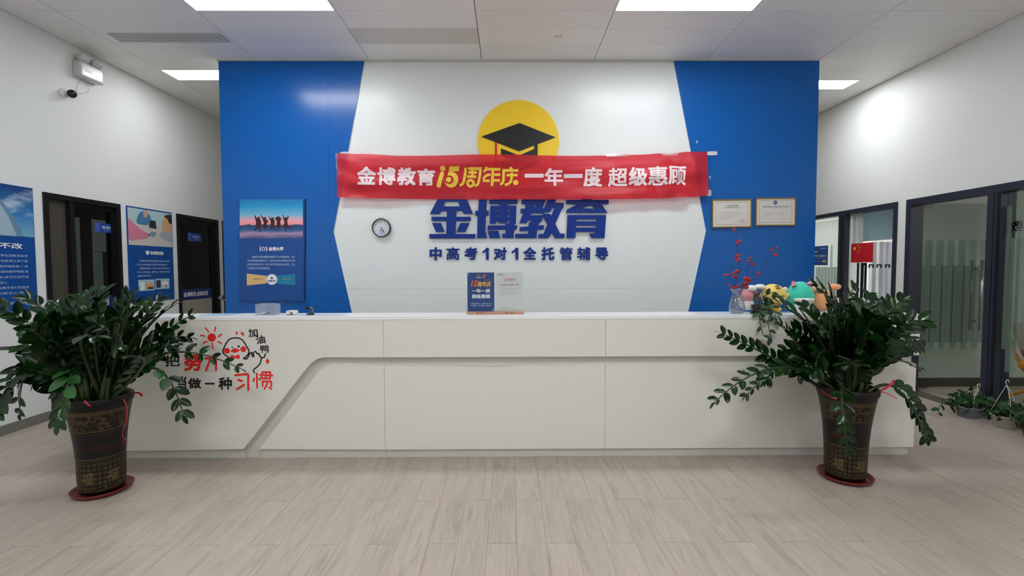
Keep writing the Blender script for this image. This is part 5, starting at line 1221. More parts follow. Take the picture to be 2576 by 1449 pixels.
# ------------------------------------------------------------------ left wall: posters and doors
PX = ('X', XL+.010)
def wposter(rc, label):
    t = empty('wall_poster', onX((rc[0]+rc[2])/2, (rc[1]+rc[3])/2, XL), label, 'poster', 'blue posters on the left wall')
    a, b = onX(rc[0], rc[1], XL), onX(rc[2], rc[3], XL)
    return t
def lrect(ya, yb, za_, zb_):   # (origin,U,V) on the left wall plane, reading left to right from the room (Y rises rightwards in view)
    return (Vector((PX[1], ya, za_)), Vector((0, yb-ya, 0)), Vector((0, 0, zb_-za_)))
def flat(name, ya, yb, za_, zb_, m, par, x, off):
    V = [(x+off, ya, za_), (x+off, yb, za_), (x+off, yb, zb_), (x+off, ya, zb_)]; return O(name, V, [(0, 1, 2, 3)], m, par)
def LP(rc):
    """pixel (x_left,y_at_left) .. -> Y/Z of a left-wall rectangle"""
    a = onX(rc[0], rc[1], PX[1]); b = onX(rc[2], rc[3], PX[1]); return a.y, b.y, b.z, a.z
# poster 2 (meeting photograph)
y0, _, _, z1 = LP((318, 517, 318, 517)); y1, _, _, _ = LP((432, 534, 437, 752)); z0 = onX(437, 752, PX[1]).z; z1 = (z1+onX(433, 535, PX[1]).z)/2
p2 = empty('wall_poster', (XL, (y0+y1)/2, z0), 'blue wall poster with a meeting photograph between the two left doors', 'poster', 'blue posters on the left wall')
box('board', XL+.001, XL+.010, y0, y1, z0, z1, M_POST, p2)
H2 = z1-z0; W2 = y1-y0
def rnd(ring):
    n = len(ring); out = []
    for i in range(n):
        a, b, c, d = [Vector(ring[(i+k) % n]) for k in (-1, 0, 1, 2)]
        for k in range(4):
            t = k/4; p = .5*((2*b)+(c-a)*t+(2*a-5*b+4*c-d)*t*t+(3*b-3*c+d-a)*t**3); out.append((min(.985, max(.015, p.x)), min(.985, max(.60, p.y))))
    return out
def f2(nm, a0, a1, b0, b1, m, off=.0008): return flat(nm, y0+a0*W2, y0+a1*W2, z0+b0*H2, z0+b1*H2, m, p2, PX[1], off)
def s2(nm, ring, m, off, par=None): # unit-square outline
    if nm in ('photo_person', 'photo_hair'): ring = rnd(ring)
    V, Fc = fill2d([[(x*100, -y*100) for x, y in ring]]); return O(nm, [(PX[1]+off, y0+v[0]/100*W2, z0-v[1]/100*H2) for v in V], Fc, m, par or p2)
f2('photograph', .015, .985, .60, .985, mat('photo pale blue', C(178, 208, 212), .4))
s2('photo_table', [(.015, .60), (.985, .60), (.985, .72), (.75, .80), (.3, .84), (.015, .82)], mat('photo table', C(205, 198, 190), .4), .0012)
s2('photo_person', [(.2, .83), (.24, .93), (.33, .965), (.44, .955), (.5, .9), (.49, .83)], mat('photo blue shirt', C(75, 125, 170), .4), .0016)
s2('photo_person', [(.33, .93), (.36, .98), (.41, .98), (.43, .93), (.38, .9)], mat('photo skin', C(205, 165, 140), .4), .002)
s2('photo_person', [(.015, .66), (.015, .86), (.1, .84), (.3, .76), (.45, .73), (.4, .68), (.2, .66)], mat('photo pink', C(215, 130, 155), .4), .002)
s2('photo_person', [(.74, .80), (.8, .93), (.9, .95), (.96, .88), (.985, .78), (.9, .76)], mat('photo tan', C(210, 165, 120), .4), .002)
s2('photo_hair', [(.80, .95), (.985, .97), (.985, .88), (.93, .87), (.88, .92)], mat('photo dark hair', C(50, 45, 40), .4), .0024)
s2('photo_person', [(.68, .72), (.8, .68), (.985, .66), (.985, .74), (.85, .77), (.72, .76)], mat('photo grey blue', C(160, 175, 185), .4), .0022)
s2('photo_laptop', [(.45, .8), (.48, .88), (.6, .88), (.62, .79)], mat('photo dark laptop', C(45, 42, 55), .4), .002)
s2('photo_tablet', [(.42, .71), (.5, .76), (.62, .75), (.56, .70)], mat('photo tablet', C(120, 150, 165), .4), .002)
def lt(nm, s, par, yy0, W_, zz0, H_, a0, a1, b0, b1, m, bold=.015, off=.001, res=2): T(nm, s, lrect(yy0+a0*W_, yy0+a1*W_, zz0+b0*H_, zz0+b1*H_), PX, m, par, bold, off=off, res=res)
lt('heading', '金博教研院', p2, y0, W2, z0, H2, .46, .76, .505, .545, M_WHT, .03)
s2('shield', [(.36, .545), (.44, .545), (.44, .52), (.40, .498), (.36, .52)], M_WHT, .001)
M_PP = mat('pale print', C(190, 208, 228), .5)
for s, a0, a1, b in (('金博教研院是金博教育集团旗下教研人才的培养', .22, .9, .425), ('地,专业培养教研精英,打造教学标准和课程体系', .16, .84, .385), ('金博教研院拥有五十余位专业教研员,始终以学生', .22, .9, .345), ('为中心,从"教学理念、教学方法、教材研发"等着手', .16, .9, .305), ('全面提升教学能力', .16, .46, .265)): lt('body_text', s, p2, y0, W2, z0, H2, a0, a1, b, b+.022, M_PP, .008, res=1)
f2('picture', .18, .53, .115, .235, mat('photo cyan', C(165, 205, 225), .4)); f2('picture', .55, .88, .125, .24, mat('photo cyan', C(165, 205, 225), .4))
s2('books', [(.21, .125), (.21, .21), (.31, .21), (.31, .125)], M_WHT, .0014); s2('books', [(.33, .13), (.33, .20), (.50, .20), (.50, .13)], mat('photo orange', C(225, 175, 120), .4), .0014); s2('books', [(.38, .13), (.38, .155), (.50, .155), (.50, .13)], mat('photo dark', C(60, 55, 60), .4), .0018)
s2('books', [(.57, .14), (.57, .225), (.67, .225), (.67, .14)], mat('photo dark', C(60, 55, 60), .4), .0014); s2('books', [(.70, .19), (.75, .215), (.85, .2), (.84, .15), (.74, .15)], M_WHT, .0014); s2('books', [(.76, .15), (.77, .17), (.83, .165), (.82, .145)], mat('photo crimson', C(200, 60, 90), .4), .0018)
# poster 1 (partly outside the frame on the left)
y1_ = (onX(82, 474, PX[1]).y+onX(92, 700, PX[1]).y)/2; W1 = W2; y0_ = y1_-W1; z1_ = onX(82, 474, PX[1]).z; z0_ = z1_-H2
p1 = empty('wall_poster', (XL, (y0_+y1_)/2, z0_), 'blue wall poster with sky and cliff picture, cut by the left edge', 'poster', 'blue posters on the left wall')
box('board', XL+.001, XL+.010, y0_, y1_, z0_, z1_, M_POST, p1)
sky = ramp_mat('blue sky picture', [(0, C(120, 175, 205)), (.4, C(50, 130, 190)), (1, C(10, 55, 120))], 2, z0_+.6*H2, z1_, .2, 3, ncol=C(205, 225, 235), nlo=.52, nhi=.72)
flat('picture', y0_, y1_-.004, z0_+.60*H2, z1_-.004, sky, p1, PX[1], .0008)
def s1(nm, ring, m, off):
    V, Fc = fill2d([[(x*100, -y*100) for x, y in ring]]); return O(nm, [(PX[1]+off, y0_+v[0]/100*W1, z0_-v[1]/100*H2) for v in V], Fc, m, p1)
s1('cliff', [(.3, .60), (.3, .86), (.52, .93), (.62, .87), (.72, .78), (.82, .68), (.86, .60)], mat('photo cliff', C(110, 150, 175), .5, var=.2), .0012)
s1('cliff_face', [(.52, .60), (.48, .86), (.58, .87), (.70, .74), (.78, .60)], mat('photo cliff light', C(160, 185, 200), .5), .0016)
lt('heading', '初心不改', p1, y0_, W1, z0_, H2, .30, .84, .50, .545, M_WHT, .02)
for i, s in enumerate(('二零零六年金博从几名学生到数百名学', '生,从南山到龙岗从一个校区到上百个校', '区,是因为我们对教育教学始终如一,从', '教学质量抓起,从管理标准到细节制度,经', '历了十余年的沉淀成长,成为行业的宝', '贵财富从未改变的服务的初心。', '我们深知,是金博人必当秉承我们的信念', '责任,成就学生和家长心目中')): lt('body_text', s, p1, y0_, W1, z0_, H2, .12, .90 if i != 5 else .66, .435-i*.042, .455-i*.042, M_PP, .008, res=1)
lt('body_text', '金博教育的明天更加美好', p1, y0_, W1, z0_, H2, .35, .84, .06, .08, M_PP, .008, res=1)

GL_L = glass('dark room glass', (.55, .55, .5, 1), .02, refl=1.0)
M_SIGN = mat('sign blue', C(24, 70, 150), .4)
def ldoor(name, ya, yb, ht, mull, sign, bandz, side, lowpanel, sw=.07):
    d = empty(name, (XL, (ya+yb)/2, 0), kind='structure')
    fo = XL-WT-.005; fi = XL+.012; f_ = .05
    boxes('frame', [(fo, fi, ya, ya+f_, 0, ht), (fo, fi, yb-f_, yb, 0, ht), (fo, fi, ya+f_, yb-f_, ht-f_, ht)], M_BLACK, d)
    lo = ya+f_
    if mull:
        box('mullion', fo, fi-.006, mull-.025, mull+.025, 0, ht-f_, M_BLACK, d)
        box('side_panel', XL-.06, XL-.04, lo, mull-.025, 0, ht-f_, mat('dark side panel', C(76, 71, 62), .5), d); lo = mull+.025
    hi = yb-f_
    lf = XL-.05
    boxes('leaf_frame', [(lf-.02, lf+.02, lo, lo+.03, 0.01, ht-f_), (lf-.02, lf+.02, hi-sw, hi, .01, ht-f_), (lf-.02, lf+.02, lo+.03, hi-sw, ht-f_-.04, ht-f_), (lf-.02, lf+.02, lo+.03, hi-sw, 0.01, .12)], M_BLACK, d)
    box('pane', lf-.004, lf+.004, lo+.03, hi-sw, .12, ht-f_-.04, GL_L, d)
    pa = lf+.0045
    if bandz:
        bd = box('blue_band', pa, pa+.001, lo+.03, hi-sw, bandz[0], bandz[1], mat('door band blue', C(16, 48, 110), .4), d)
        w_ = hi-sw-.03-lo; T('lettering', '金博教育,成绩说话', (Vector((pa+.001, lo+.03+w_*.12, bandz[0]+(bandz[1]-bandz[0])*.28)), Vector((0, w_*.76, 0)), Vector((0, 0, (bandz[1]-bandz[0])*.46))), ('X', pa+.001), M_WHT, bd, .02, off=.0008)
        if lowpanel: box('lower_panel', pa, pa+.001, lo+.03, hi-sw, .12, bandz[0], mat('beige frosted panel', C(165, 158, 148), .5), d)
    if sign:
        sy0, sy1, sz0, sz1, tx_ = sign
        sg = box('room_sign', pa, pa+.004, sy0, sy1, sz0, sz1, M_SIGN, d); w_ = sy1-sy0; h_ = sz1-sz0
        slabp = O('sign_stripe', [(pa+.0045, sy0, sz0), (pa+.0045, sy0+w_*.2, sz0), (pa+.0045, sy0+w_*.28, sz1), (pa+.0045, sy0, sz1)], [(0, 1, 2, 3)], mat('sign pale blue', side, .4), sg)
        T('lettering', tx_, (Vector((pa+.004, sy0+w_*.36, sz0+h_*.4)), Vector((0, w_*.56, 0)), Vector((0, 0, h_*.32))), ('X', pa+.004), M_PP, sg, .015, off=.001)
        T('small_lettering', 'CLASSROOM', (Vector((pa+.004, sy0+w_*.46, sz0+h_*.2)), Vector((0, w_*.3, 0)), Vector((0, 0, h_*.08))), ('X', pa+.004), M_PP, sg, 0, off=.001, res=1)
    return d
xq = XL-.045
mul = onX(183, 600, XL).y
s_a, s_b = onX(238, 572, xq), onX(286, 575, xq)
bz1 = onX(270, 742, xq).z; bz0 = onX(270, 778, xq).z
d1_ = ldoor('door_1', D1a, D1b, HT, mul, (s_a.y, s_b.y, onX(262, 585, xq).z, onX(262, 562, xq).z, '教室四'), (bz0, bz1), C(70, 90, 170), False, .03)
s_a, s_b = onX(472, 600, xq), onX(505, 602, xq)
GS = glass('dim translucent stripe', (.8, .85, .82, 1), .3, .6, C(110, 120, 116), refl=.2)
for x0_, x1_, yt, yb_ in ((184, 208, 546, 745), (230, 268, 551, 634), (233, 262, 634, 742)):
    a_, b_ = onX(x0_, yt, xq+.002), onX(x1_, yb_, xq+.002); box('translucent_stripe', xq+.0005, xq+.0015, a_.y, b_.y, b_.z, a_.z, GS, d1_)  # grey-green translucent strips laid over the door pane
ldoor('door_2', D2a, D2b, HT, None, (s_a.y, s_b.y, onX(488, 607, xq).z, onX(488, 587, xq).z, '教室三'), (onX(500, 752, xq).z, onX(500, 726, xq).z), C(40, 140, 170), True)
ldoor('door_3', D3a, D3a+.9, HT, None, None, None, C(40, 140, 170), False)
# something small sticking out beyond the blue wall edge
yo = 6.2
hs = empty('handheld_item', onY(560, 752, yo), 'small grey and dark brown object poking out past the left edge of the blue wall', 'object')
cQ = lambda x, y: onY(x, y, yo)
balls('brown_part', [(cQ(566, 747), (.035, .03, .032))], mat('dark brown item', C(52, 34, 36), .6), hs, 14, 10)
tube('grey_part', [cQ(550, 750), cQ(558, 748), cQ(563, 749)], [.016, .026, .024], mat('grey item', C(135, 140, 140), .4), hs, 12)
balls('pink_part', [(cQ(564, 755), (.024, .02, .016))], mat('pinkish item', C(175, 115, 110), .6), hs, 12, 8)
tube('rod', [cQ(566, 752), Vector((fx0+.1, yo, cQ(566, 752).z)), Vector((fx0+.1, YW+.2, cQ(566, 752).z))], .008, mat('grey item', C(135, 140, 140), .4), hs, 8)

# ------------------------------------------------------------------ emergency light and camera on the left wall
M_EMG = mat('old white plastic', C(205, 203, 200), .35)
e0 = onX(204, 178, XL+.09); e1 = onX(266, 200, XL+.09)
ey0, ey1 = e0.y-.0, e1.y-.02; ez0 = onX(235, 203, XL+.09).z; ez1 = ez0+.15
em = empty('emergency_light', (XL, (ey0+ey1)/2, ez0), 'wrapped twin-head emergency light high on the left wall near the ceiling', 'emergency light')
V, Fc = boxvf(XL, XL+.085, ey0, ey1, ez0, ez1); O('body', V, Fc, M_EMG, em, bevel=.02, bseg=3)
V, Fc = boxvf(XL+.004, XL+.091, ey0-.006, ey1+.006, ez0-.004, ez1+.004); O('plastic_wrap', V, Fc, glass('wrap film', (.97, .97, .98, 1), .28, .12, refl=1.8), em, bevel=.022, bseg=3)
box('label_plate', XL+.0855, XL+.0865, ey0+.05, ey0+.13, ez0+.06, ez0+.085, mat('grey label', C(120, 125, 150), .5), em)
box('indicator', XL+.0855, XL+.088, ey0+.17, ey0+.185, ez0+.05, ez0+.058, M_RED2, em)
for yy in (ey0+.06, ey1-.06):
    hz = ez1+.045
    tube('bracket', [(XL+.04, yy, ez1-.005), (XL+.04, yy, hz)], .012, M_EMG, em, 10)
    d = Vector((.75, -.45, -.35)).normalized(); c = Vector((XL+.06, yy, hz))
    tube('lamp_head', [c-d*.035, c-d*.02, c+d*.015, c+d*.03], [.022, .042, .050, .050], M_EMG, em, 20)
    tube('lens', [c+d*.0302, c+d*.036], [.043, .038], mat('clear lens', C(200, 203, 210), .12), em, 20)
cq = onX(181, 236, XL+.07)
cm = empty('security_camera', (XL, cq.y, cq.z-.05), 'small white security camera with round black lens on the left wall', 'camera')
tube('base', [(XL, cq.y-.02, cq.z+.0), (XL+.02, cq.y-.02, cq.z)], [.045, .04], M_PLAST, cm, 24)
tube('neck', [(XL+.015, cq.y-.02, cq.z), (XL+.05, cq.y-.015, cq.z+.01)], .012, M_PLAST, cm, 10)
d = (CAM-cq).normalized(); d = Vector((d.x, d.y, d.z)).normalized()
tube('housing', [cq-d*.045, cq-d*.035, cq+d*.01, cq+d*.02], [.02, .036, .040, .038], M_PLAST, cm, 24)
tube('lens_ring', [cq+d*.0202, cq+d*.026], [.038, .034], mat('dark lens ring', C(22, 20, 40), .2), cm, 24)
tube('lens', [cq+d*.0262, cq+d*.029], [.020, .014], M_BLK, cm, 20)
tube('wire', smooth2([onX(x, y, XL+.01) for x, y in ((193, 233), (194, 218), (202, 204), (212, 206), (222, 220), (221, 230), (212, 235), (198, 234))], 4), .002, mat('thin white wire', C(190, 190, 188), .5), cm, 5)
pz = onX(197, 192, XL); box('mount_block', XL, XL+.02, pz.y-.03, pz.y+.03, pz.z-.015, pz.z+.015, mat('yellowed foam', C(200, 170, 110), .8), em)

# ------------------------------------------------------------------ right wall: partition window and glass door
XG = XR+.05
def RY(x, y=650): return onX(x, y, XG).y
def RZ(x, y): return onX(x, y, XG).z
wd_ = empty('window_1', (XR, (RWa+RWb)/2, 0), kind='structure')
fo, fi = XR-.012, XR+WT+.01; f_ = .055
m0, m1_ = onX(2110, 620, XR).y, onX(2128, 620, XR).y
boxes('frame', [(fo, fi, RWa, RWa+f_, 0, HRW), (fo, fi, RWb-f_, RWb, 0, HRW), (fo, fi, RWa+f_, RWb-f_, HRW-f_, HRW), (fo, fi, RWa+f_, RWb-f_, 0, .06)], M_DARK2, wd_)
box('mullion', fo, fi, min(m0, m1_), max(m0, m1_), .06, HRW-f_, M_DARK2, wd_)
box('mullion_groove', fo-.002, fo, (m0+m1_)/2-.012, (m0+m1_)/2+.012, .06, HRW-f_, M_BLACK, wd_)
GW = glass('partition glass', (.94, .955, .95, 1), .02, refl=.8)
box('pane', XG-.004, XG+.004, RWa+f_, min(m0, m1_), .06, HRW-f_, GW, wd_); box('pane', XG-.004, XG+.004, max(m0, m1_), RWb-f_, .06, HRW-f_, GW, wd_)
FR = glass('frosted film', (.97, .98, .975, 1), .3, .7, C(224, 228, 224), refl=.3)
FR2 = glass('greyer film stripe', (.88, .92, .9, 1), .3, .35, C(190, 200, 195), refl=.3)
xf = XG-.005
def film(name, x0, y0, x1, y1, m, par, dx=0, th=.0012):
    a, b = onX(x0, y0, xf-dx), onX(x1, y1, xf-dx); return box(name, xf-dx-th, xf-dx, a.y, b.y, a.z, b.z, m, par)
# left pane (behind the feature wall edge): plain film with narrow grey stripes
film('frosted_film', 2046, 560, 2109, 1040, FR, wd_)
for i in range(7): film('film_stripe', 2052+i*8, 672, 2055.5+i*8, 940, FR2, wd_, .0015)
film('film_stripe', 2090, 617, 2094, 672, FR2, wd_, .0015)
# right pane
film('frosted_film', 2130, 536, 2160, 960, FR, wd_)
M_BLIND = glass('blue grey roller blind', (1, 1, 1, 1), .5, .96, C(166, 184, 190), refl=.1)
a, b = onX(2160, 533, XG+.09), onX(2249, 607, XG+.09)
bl_ = empty('roller_blind', (XG+.09, (a.y+b.y)/2, b.z), 'blue-grey roller blind behind the upper right of the partition window', 'blind')
box('fabric', XG+.088, XG+.092, RWa+f_+.0, a.y, onX(2160, 607, XG+.09).z, HRW-.02, M_BLIND, bl_); tube('bottom_rail', [(XG+.088, RWa+f_+.01, onX(2160, 607, XG+.09).z), (XG+.088, a.y, onX(2160, 607, XG+.09).z)], .008, mat('pale rail', C(205, 205, 205), .5), bl_, 8)
M_CU = [glass('white vertical blind', (1, 1, 1, 1), .5, .97, C(244, 245, 244), refl=.1), glass('grey vertical blind', (1, 1, 1, 1), .5, .97, C(200, 203, 208), refl=.1), glass('pale vertical blind', (1, 1, 1, 1), .5, .97, C(222, 224, 230), refl=.1)]
vb = empty('vertical_blind', (XG+.14, (a.y+b.y)/2, .05), 'white and grey vertical blind strips behind the flag window', 'blind')
xs_ = [2185, 2193, 2203, 2210, 2220, 2226, 2233, 2240, 2247, 2253]
for i in range(len(xs_)-1):
    yA, yB = onX(xs_[i], 700, XG+.14).y, onX(xs_[i+1], 700, XG+.14).y
    box('strip', XG+.137+.004*(i % 2), XG+.140+.004*(i % 2), yA, yB, .05, onX(xs_[i], 609, XG+.14).z, M_CU[(0, 1, 0, 1, 2, 1, 2, 2, 0)[i]], vb)
for x in (2157.5, 2171): film('dark_line', x-1.3, 661, x+1.3 if x < 2165 else x+7, 760, M_BLACK, wd_, .001) if x < 2165 else (film('dark_line', 2166, 661, 2171, 760, M_DARK, wd_, .001), film('dark_line', 2175, 661, 2178.5, 760, M_DARK, wd_, .001), film('dark_line', 2166, 661, 2178.5, 668, M_DARK, wd_, .002))
for x in (2185, 2205, 2226): film('film_mark', x, 665, x+13.5, 668, M_DARK, wd_, .002); film('film_mark', x, 668, x+3.5, 674, M_DARK, wd_, .002); film('film_mark', x+9.5, 668, x+13.5, 674, M_DARK, wd_, .002)
# flag sticker
PF = ('X', XG-.012)
fa, fb = onX(2141.5, 613, PF[1]), onX(2195.5, 660, PF[1])
flg = empty('flag_sticker', (PF[1], (fa.y+fb.y)/2, min(fa.z, fb.z)), 'red flag sticker with five yellow stars on the partition glass', 'flag')
zt_, zb_ = onX(2168, 611.5, PF[1]).z, onX(2168, 660, PF[1]).z
box('sheet', PF[1], PF[1]+.002, fb.y, fa.y, zb_, zt_, mat('flag red', C(205, 28, 40), .45), flg)
Wf, Hf = fa.y-fb.y, zt_-zb_
def star(cx_, cz_, r, rot=0):
    V = [(PF[1]-.0008, fa.y-Wf*cx_-(r if i % 2 == 0 else r*.39)*Hf*math.sin(i*math.pi/5+rot), zb_+Hf*cz_+(r if i % 2 == 0 else r*.39)*Hf*math.cos(i*math.pi/5+rot)) for i in range(10)]
    O('star', V, [tuple(range(10))], mat('flag yellow', C(240, 205, 60), .45), flg)
star(.17, .73, .14); star(.33, .89, .055, .4); star(.40, .78, .055, .8); star(.40, .63, .055, 0); star(.33, .52, .055, .5)
# blue notice with phone number
na, nb = onX(2040, 620, PF[1]), onX(2083, 617, PF[1]); zt_, zb_ = onX(2083, 617.5, PF[1]).z, onX(2083, 667, PF[1]).z
nt_ = empty('phone_notice', (PF[1], (na.y+nb.y)/2, zb_), 'blue notice with a white telephone number on the glass beside the blue wall', 'notice')
ya_ = na.y+.25; box('sheet', PF[1], PF[1]+.002, nb.y, ya_, zb_, zt_, mat('notice blue', C(36, 92, 170), .45), nt_)
Wn, Hn = ya_-nb.y, zt_-zb_
def rt_(nm, s, ar, al, b0, b1, m, bold=.02):  # al..ar measured from the right edge of the notice
    T(nm, s, (Vector((PF[1]-.0008, nb.y+al*Wn, zb_+b0*Hn)), Vector((0, -(al-ar)*Wn, 0)), Vector((0, 0, (b1-b0)*Hn))), PF, m, nt_, bold, off=.0005, res=2)
vw = na.y-nb.y; k = vw/Wn
rt_('phone_number', '400-999-0831', .10*k, 1.08*k, .43, .54, mat('pale sand print', C(205, 205, 200), .5), .03)
rt_('logo_text', '金博教育', .1*k, .42*k, .82, .9, M_PP, .02); rt_('small_text', '全国统一服务热线', .08*k, 1.2*k, .35, .38, M_PP, 0)
rt_('small_text', 'www.jinboedu.com', .38*k, 1.3*k, .17, .24, M_PP, 0)
O('button', [(PF[1]-.0008, nb.y+.08*k*Wn, zb_+.14*Hn), (PF[1]-.0008, nb.y+.30*k*Wn, zb_+.14*Hn), (PF[1]-.0008, nb.y+.30*k*Wn, zb_+.27*Hn), (PF[1]-.0008, nb.y+.08*k*Wn, zb_+.27*Hn)], [(0, 1, 2, 3)], mat('sand print', C(226, 188, 125), .5), nt_)
O('button', [(PF[1]-.0008, nb.y+.62*k*Wn, zb_+.66*Hn), (PF[1]-.0008, nb.y+1.3*k*Wn, zb_+.66*Hn), (PF[1]-.0008, nb.y+1.3*k*Wn, zb_+.74*Hn), (PF[1]-.0008, nb.y+.56*k*Wn, zb_+.74*Hn)], [(0, 1, 2, 3)], mat('sand print', C(226, 188, 125), .5), nt_)

# door partition
dr = empty('door_4', (XR, (RDa+RDb)/2, 0), kind='structure')
cA, cB = onX(2479, 700, XR).y, onX(2514, 700, XR).y
boxes('frame', [(fo, fi, RDb-.07, RDb, 0, HR), (fo, fi, RDa, RDb-.07, HR-.07, HR), (fo, fi, RDa, RDa+.06, 0, HR-.07)], M_DARK2, dr)
box('mullion', fo, fi, cB, cA, 0, HR-.07, M_DARK2, dr)
boxes('mullion_groove', [(fo-.0015, fo, cB+.0, cB+.035, 0, HR-.07), (fo-.0015, fo, cB+.058, cB+.068, 0, HR-.07)], M_BLACK, dr)
box('bottom_track', fo, fi, RDa+.06, cB, 0, .05, M_DARK2, dr)
box('pane', XG-.005, XG+.005, RDa+.06, cB, .05, HR-.07, glass('side pane glass', (.8, .86, .82, 1), .02, refl=.8), dr)
FS = glass('pale frosted stripe', (.8, .88, .84, 1), .3, .40, C(170, 182, 172), refl=.2)
for i, (x0, x1) in enumerate(((2519, 2532), (2541, 2553), (2563, 2576), (2590, 2606), (2625, 2645), (2670, 2695))): film('translucent_stripe', x0, 600 if i % 2 else 520, x1, 880+60*(i % 2), FS, dr)
# mirrored reflection, drawn as grey lettering on the pane
V, Fc = text2d('教育', .02, 2); xs_ = [v[0] for v in V]; ys_ = [v[1] for v in V]; a0, a1, b0, b1 = min(xs_), max(xs_), min(ys_), max(ys_)
ta, tb = onX(2512, 571, xf), onX(2574, 571, xf); tz1, tz0 = onX(2540, 556, xf).z, onX(2540, 583, xf).z
O('mirrored_lettering', [(xf-.001, ta.y+(tb.y-ta.y)*(1-(v[0]-a0)/(a1-a0)), tz0+(v[1]-b0)/(b1-b0)*(tz1-tz0)) for v in V], Fc, mat('grey reflection letters', C(92, 101, 98), .5), dr)
# the glass door leaf, standing open into the room
YL_ = YD-.13; lx0, lx1 = XR+WT+.02, XR+WT+.95
ld = empty('glass_door', (lx0, YL_, .02), 'open glass door leaf with frosted stripes and steel bar handle, right room', 'door')
zt_ = onY(2400, 512, YL_).z
box('pane', lx0, lx1, YL_-.005, YL_+.005, .05, zt_, glass('door glass', (.84, .88, .85, 1), .02, refl=.6), ld)
boxes('patch_fitting', [(lx0, lx0+.16, YL_-.014, YL_+.014, .02, .075), (lx0, lx0+.16, YL_-.014, YL_+.014, zt_-.05, zt_+.005)], mat('brushed fitting', C(70, 70, 68), .35, metal=.6), ld)
FD = glass('door frosted film', (.97, .99, .975, 1), .3, .10, C(215, 228, 218), refl=.2); FD2 = glass('door clear stripe', (.91, .93, .92, 1), .3, .05, C(90, 105, 96), refl=.2)
def dfilm(nm, x0, y0, x1, y1, m, dy): a, b = onY(x0, y0, YL_-.006-dy), onY(x1, y1, YL_-.006-dy); return box(nm, a.x, b.x, YL_-.007-dy, YL_-.006-dy, b.z, a.z, m, ld)
for i in range(8):
    x = 2302+i*27.5
    if x < 2480: dfilm('door_stripe', x, 603, x+8, 862, FD2, .0012)
    if x+11 < 2480: dfilm('door_stripe', x+12, 668, x+18, 878, FD2, .0012)
dfilm('frosted_film', 2300, 603, 2476, 880, FD, 0)
hx = onY(2472, 700, YL_-.05).x
for yy, nm in ((YL_-.06, 'handle_bar'), (YL_+.06, 'handle_bar')):
    tube(nm, [(hx-.02, yy, onY(2470, 830, yy).z), (hx-.02, yy, onY(2470, 655, yy).z)], .013, M_STEEL, ld, 14)
for zz in (onY(2470, 676, YL_).z, onY(2470, 808, YL_).z): tube('handle_stud', [(hx-.02, YL_-.06, zz), (hx-.02, YL_+.06, zz)], .009, M_STEEL, ld, 10)
# threshold plate
box('trim_2', XR-.05, XR+WT+.02, cA, RDb-.07, .0005, .006, mat('brown threshold', C(95, 88, 80), .45), kind='structure')

# orange-framed chair behind the side pane
M_ORG = mat('orange tube', C(240, 150, 25), .4); M_ORB = mat('orange brown seat', C(170, 90, 40), .6)
ch = empty('orange_chair', (5.15, 4.25, 0), 'orange-framed chair with brown back behind the glass at the far right', 'chair')
chx = 5.0
def cp(x, y, dx=0): return onX(x, y, chx+dx)
seatz = .45
A = cp(2532, 812); B = cp(2562, 905)
tube('back_frame', smooth2([A, cp(2540, 850), cp(2552, 890), Vector((B.x+.03, B.y-.02, seatz))], 4), .016, M_ORG, ch, 8)
tube('back_frame', smooth2([A+Vector((.36, .06, 0)), cp(2540, 850)+Vector((.36, .06, 0)), cp(2552, 890)+Vector((.36, .06, 0)), Vector((B.x+.39, B.y+.04, seatz))], 4), .016, M_ORG, ch, 8)
yb0 = B.y
O('backrest', [(chx, A.y-.03, A.z), (chx+.36, A.y+.03, A.z), (chx+.38, yb0+.04, seatz+.08), (chx+.02, yb0-.02, seatz+.08), (chx, A.y-.06, A.z), (chx+.36, A.y, A.z), (chx+.38, yb0+.01, seatz+.08), (chx+.02, yb0-.05, seatz+.08)], [(0, 1, 2, 3), (7, 6, 5, 4), (0, 4, 5, 1), (1, 5, 6, 2), (2, 6, 7, 3), (3, 7, 4, 0)], M_ORB, ch)
box('seat', chx-.01, chx+.41, yb0-.44, yb0-.0, seatz-.03, seatz+.02, M_ORG, ch, bevel=.01)
for dx in (.02, .38):
    tube('leg', [(chx+dx, yb0-.40, seatz-.03), (chx+dx, yb0+.28, .0)], .015, M_ORG, ch, 8); tube('leg', [(chx+dx, yb0-.02, seatz-.03), (chx+dx, yb0-.42, .0)], .015, M_ORG, ch, 8)

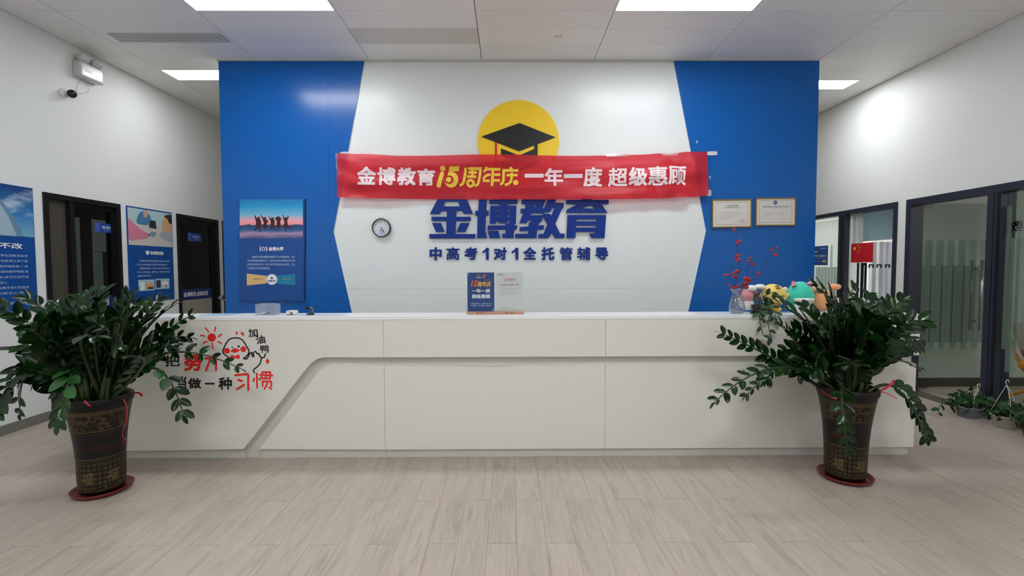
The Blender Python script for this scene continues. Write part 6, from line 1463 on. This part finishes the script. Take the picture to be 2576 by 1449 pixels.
# ------------------------------------------------------------------ hanging-basket plants standing on the floor at the right
def floor_pot(cx, cy, r, h, m, label, seed, hook):
    R_ = random.Random(seed)
    def pf(t):
        lathe('pot', (cx, cy, 0), [(r*.72, 0.0), (r*.76, .006), (r*.98, h-.012), (r*1.04, h-.01), (r*1.04, h), (r*.95, h), (r*.9, h*.7), (r*.3, h*.68)], m, t, seg=32)
        lathe('soil', (cx, cy, 0), [(r*.9, h*.7), (r*.9, h*.78)], mat('dark soil', C(38, 26, 20), .9, bump=1, bscale=90), t, seg=24)
        if hook:
            for s_ in (0, 2.1, 4.2): tube('hanger_strand', smooth2([(cx+r*math.cos(s_), cy+r*math.sin(s_), h), (cx+r*.5*math.cos(s_)+hook[0]*.5, cy+r*.5*math.sin(s_), h+hook[2]*.6), (cx+hook[0], cy+hook[1], h+hook[2])], 4), .0022, M_PLAST, t, 5)
            tube('hook', smooth2([(cx+hook[0], cy+hook[1], h+hook[2]), (cx+hook[0]-.01, cy+hook[1], h+hook[2]+.03), (cx+hook[0]+.012, cy+hook[1], h+hook[2]+.045), (cx+hook[0]+.02, cy+hook[1], h+hook[2]+.02)], 4), .003, M_PLAST, t, 6)
    vines = []
    for i in range(22):
        a = R_.uniform(0, 6.28); L_ = R_.uniform(.08, .16)
        ex = cx+L_*math.cos(a); ex = min(ex, XR-.04); ey = cy+L_*math.sin(a)
        vines.append([Vector((cx+.3*r*math.cos(a), cy+.3*r*math.sin(a), h*.8)), Vector((min(cx+.8*r*math.cos(a), XR-.05), cy+.8*r*math.sin(a), h+R_.uniform(.05, .12))), Vector((ex, ey, h+R_.uniform(-.04, .10)))])
    vines.append([Vector((cx, cy, h*.8)), Vector((cx-.12, cy+.02, h+.05)), Vector((cx-.24, cy+.03, h+.0)), Vector((cx-.27, cy+.02, .03))]) if seed == 31 else None
    return vine_plant('basket_plant', (cx, cy, 0), label, pf, vines, seed, .068, 'small hanging-basket plants on the floor')
floor_pot(4.34, 4.38, .105, .10, mat('grey plastic pot', C(120, 122, 130), .4), 'small leafy plant in a grey hanging pot on the floor by the dark post', 31, (.06, -.02, .17))
floor_pot(4.37, 4.08, .10, .11, mat('cream plastic pot', C(185, 180, 165), .45), 'small leafy plant in a cream hanging pot on the floor, second from the dark post', 37, (.02, .02, .26))
floor_pot(4.32, 3.78, .10, .10, mat('black plastic pot', C(38, 36, 36), .4), 'small leafy plant in a dark pot on the floor at the right edge', 41, None)
